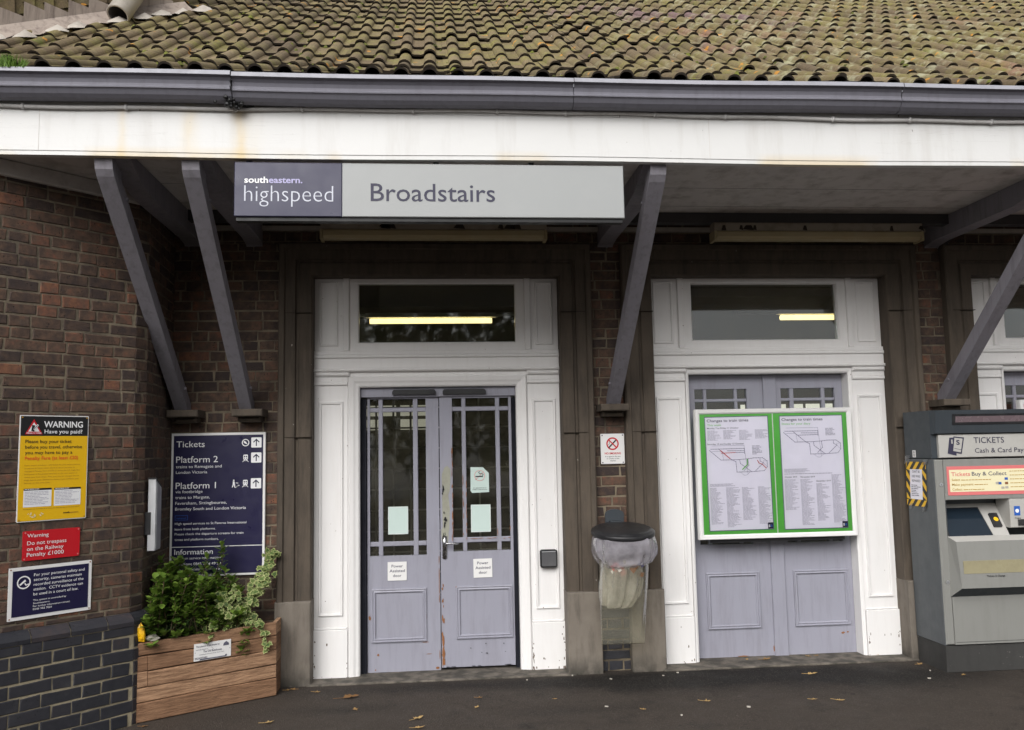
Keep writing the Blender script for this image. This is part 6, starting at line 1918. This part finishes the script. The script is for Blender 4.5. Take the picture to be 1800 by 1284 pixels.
# barcode sticker on the side
fs_ = Frame((X0, -0.285, 1.492), (0, -1, 0))
mb = MB(); panel(mb, fs_, 0.042, 0.052, 0.001, 0, 0.003)
for k in range(7): quad(mb, fs_, 0.012 + 0.0, 0.030, 0.006 + k * 0.0062, 0.006 + k * 0.0062 + (0.0035 if k % 3 else 0.002), 0.0018, 1)
mb.build('barcode_sticker', [M['white_sheet'], M['black']], t)

# taped paper notice on the machine's side
ff = Frame((X0 - 0.001, -0.172, 1.135), (0, -1, 0.0), (0.0, -0.06, 1))
t2 = thing('taped_notice', 'handwritten looking paper notice edged with black and yellow hazard tape', 'notice', ff(0.13, 0))
t2['label'] = 'paper notice edged with black and yellow hazard tape on the machine side'
mb = MB()
def hazard(a0, a1, b0, b1, ph, n):
    """tape strip cut into slanted black and yellow bands"""
    vert_ = (b1 - b0) > (a1 - a0)
    L = (b1 - b0) if vert_ else (a1 - a0)
    step = 0.042
    k = -3
    while k * step < L + 0.1:
        for m_ in (0, 1):
            s0 = k * step * 2 + m_ * step + ph; s1 = s0 + step
            if vert_:
                w = a1 - a0
                q = [(a0, s0), (a1, s0 - w), (a1, s1 - w), (a0, s1)]
                q = [(a, b0 + min(max(b, 0), L)) for a, b in q]
            else:
                w = b1 - b0
                q = [(s0, b0), (s1, b0), (s1 + w, b1), (s0 + w, b1)]
                q = [(a0 + min(max(a, 0), L), b) for a, b in q]
            ar = abs(sum(q[i][0] * q[(i + 1) % 4][1] - q[(i + 1) % 4][0] * q[i][1] for i in range(4)))
            if ar > 2e-6: poly(mb, ff, q, n, m_)
        k += 1
hazard(0.0, 0.262, 0.270, 0.325, 0.0, 0.0022)
hazard(0.0, 0.266, 0.0, 0.050, 0.02, 0.0024)
hazard(0.0, 0.050, 0.046, 0.274, 0.01, 0.0026)
hazard(0.212, 0.264, 0.046, 0.274, 0.03, 0.0028)
mb.build('hazard_tape', [M['yellow'], M['black']], t2)
mb = MB(); quad(mb, ff, 0.046, 0.216, 0.045, 0.285, 0.0015); mb.build('paper', M['paper'], t2)
mb = MB()
for k, (s_, w_) in enumerate((('CAN\'T BE', 0.10), ('USED WHILE', 0.11), ('REPAIRED', 0.11))):
    text(mb, ff, s_, 0.131, 0.245 - k * 0.034, 0.017, w_, 0.0022, 0, 0.01, 'C')
greek(mb, ff, 0.065, 0.195, 0.155, 0.06, 0.010, 0.0022, 0, 0.5, 0.5, 77)
mb.build('lettering', M['dark_ink'], t2)
for (a, b, c, d) in ((-0.02, 0.05, 0.31, 0.375), (0.22, 0.285, 0.30, 0.35), (0.03, 0.07, -0.03, 0.02), (0.2, 0.25, -0.04, 0.01)):
    mb = MB(); mb.face([ff(a, c, 0.003), ff(b, c + 0.01, 0.003), ff(b + 0.006, d, 0.003), ff(a + 0.01, d - 0.008, 0.003)])
    mb.build('clear_tape', M['case_glass'], t2)

# ------------------------------------------------------------------ fallen leaves and litter
def autumn_leaf(name, x, y, size, rot, tone, label, group=None, z=0.003):
    rr = random.Random(int((x * 37 + y * 91) * 100))
    mb = MB()
    lob = [(-0.35, 0.06), (-0.15, 0.42), (0.05, 0.30), (0.20, 0.62), (0.38, 0.26), (0.62, 0.24), (1.0, 0.0)]
    outl = lob + [(a, -b) for a, b in lob[-2::-1]]
    cr, sr = math.cos(rot), math.sin(rot)
    def P(a, b):
        a *= rr.uniform(0.85, 1.1); b *= rr.uniform(0.8, 1.15)
        h = 0.10 * size * (abs(b) * 1.6) ** 2 + 0.12 * size * max(0, a - 0.4) + rr.uniform(0, 0.08) * size
        return (x + size * 0.6 * (a * cr - b * sr), y + size * 0.6 * (a * sr + b * cr), z + h)
    c = mb.vert((x + size * 0.12 * cr, y + size * 0.12 * sr, z + 0.003))
    O = [mb.vert(P(a, b)) for a, b in outl]
    for i in range(len(O)): mb.facei([O[i], O[(i + 1) % len(O)], c], 0, min(1, max(0, tone + rr.uniform(-.08, .08))))
    mb.tube([(x - size * 0.2 * cr, y - size * 0.2 * sr, z + 0.004), (x - size * 0.75 * cr, y - size * 0.75 * sr + 0.01, z + 0.006)], 0.0015, 4, 0, tone)
    return solo(mb, name, M['autumn'], (x, y, 0), label, 'leaf', group)
autumn_leaf('fallen_leaf', -0.588, -0.511, 0.135, 0.3, 0.12, 'large russet brown fallen leaf on the asphalt in front of the double doors')
autumn_leaf('fallen_leaf', 2.597, -0.428, 0.085, 0.1, 0.85, 'tan fallen leaf on the asphalt below the notice board doors')
autumn_leaf('fallen_leaf', -0.128, -1.028, 0.090, 0.8, 0.95, 'pale yellow fallen leaf on the asphalt, well out from the double doors')
LG = 'small dry leaves scattered on the asphalt'
LL = 'small dry fallen leaf scattered on the dark asphalt'
for (x, y, s, r, tn) in ((-0.515, -0.785, 0.055, 1.9, 0.4), (0.24, -0.854, 0.05, 1.2, 0.9), (0.265, -0.646, 0.045, 0.2, 0.25), (-1.02, -0.969, 0.075, 0.4, 0.9), (2.353, -1.013, 0.05, 0.1, 0.9), (2.50, -1.05, 0.06, -0.3, 0.85), (1.678, -0.945, 0.06, -0.2, 0.8),
                        (3.47, -0.30, 0.06, 0.5, 0.5), (-0.817, -0.341, 0.05, 0.1, 0.5), (-1.02, -0.26, 0.055, 0.6, 0.45), (-0.98, -0.25, 0.05, 2.6, 0.3), (-0.12, -1.2, 0.07, 0.3, 0.7), (2.43, -0.02, 0.075, 0.2, 0.35), (2.3, 0.0, 0.05, 1.2, 0.75), (2.78, 0.02, 0.05, 2.0, 0.6), (2.85, 0.03, 0.04, 0.5, 0.4), (3.30, -0.02, 0.055, 0.2, 0.6), (3.60, -0.62, 0.05, 0.9, 0.5), (-1.75, -0.93, 0.05, 0.3, 0.15), (1.25, -1.05, 0.04, 2.2, 0.7), (0.75, -0.75, 0.035, 0.7, 0.5)):
    zz = 0.013 if (y > -0.18 and 1.6 < x < 3.55) else 0.003
    if zz > 0.01: autumn_leaf('fallen_leaf', x, y, s, r, tn, 'small dry leaf lying on the stone threshold of the notice board doors', 'dry leaves on the stone threshold', zz)
    else: autumn_leaf('fallen_leaf', x, y, s, r, tn, LL, LG, zz)
SG = 'scraps of litter on the asphalt'
rr = random.Random(15)
spots_ = [(0.62, -0.26), (0.95, -0.20), (1.043, -0.955), (1.58, -0.30), (3.33, -0.66), (1.70, -0.24), (3.45, -0.47), (4.05, -1.0),  (1.9, -1.1), (1.45, -1.2), (1.2, -0.33)]
for k, (x, y) in enumerate(spots_):
    mb = MB()
    a = rr.uniform(0, 3.14); L = rr.uniform(0.005, 0.012); w = rr.uniform(0.003, 0.005)
    p = Vector((x, y, 0.004)); d = Vector((math.cos(a), math.sin(a), 0)) * L; s = Vector((-math.sin(a), math.cos(a), 0)) * w
    hgt = Vector((0, 0, 0.005))
    mb.prism([p - d - s, p + d - s * 0.6, p + d * 0.8 + s, p - d * 0.9 + s * 0.8], (0, 0, -0.003), hgt * rr.uniform(0.4, 1.2))
    solo(mb, 'litter_scrap', M['scrap'], (x, y, 0), 'tiny pale scrap of litter lying on the dark asphalt', 'litter', SG)

# ------------------------------------------------------------------ street trees across the forecourt, mirrored in the door glass
def tree(x, y, h, seed, label):
    rr = random.Random(seed)
    t = thing('street_tree', label, 'tree', (x, y, 0))
    mb = MB()
    mb.tube([(x, y, 0), (x + 0.1, y, h * 0.25), (x - 0.05, y + 0.1, h * 0.55), (x, y, h * 0.85)], [0.28, 0.22, 0.13, 0.04], 9)
    lm = []
    for k in range(9):
        a = rr.uniform(0, 6.28); z0 = h * rr.uniform(0.28, 0.6)
        e = Vector((x + math.cos(a) * h * 0.28, y + math.sin(a) * h * 0.28, z0 + h * rr.uniform(0.08, 0.25)))
        mb.tube([(x, y, z0), ((x + e.x) / 2, (y + e.y) / 2, z0 + h * 0.08), e], [0.08, 0.05, 0.02], 6)
        lm.append(e)
    mb.build('trunk', M['stem'], t)
    mb = MB()
    for k in range(95):
        c = Vector((x + rr.gauss(0, h * 0.19), y + rr.gauss(0, h * 0.19), h * rr.uniform(0.18, 0.98)))
        rad = h * rr.uniform(0.07, 0.13)
        for q in range(46):
            d = Vector((rr.gauss(0, 1), rr.gauss(0, 1), rr.gauss(0, 1))).normalized() * rad * rr.uniform(0.5, 1)
            leaf(mb, c + d, (rr.uniform(-1, 1), rr.uniform(-1, 1), rr.uniform(-1, .4)), (0, 0, 1), 0.5, 0.36, 0, rr.random(), 0.2, 'blade')
    mb.build('crown', M['tree_leaf'], t)
tree(-5.2, -24, 8.6, 1, 'broad green street tree across the forecourt, left of the tallest one')
tree(-0.6, -25, 9.4, 2, 'tallest green street tree across the forecourt facing the double doors')
tree(3.6, -24, 8.8, 4, 'green street tree across the forecourt, last of the row on the bin side')
tree(-12.0, -25, 7.5, 3, 'green street tree across the forecourt facing the wing wall')
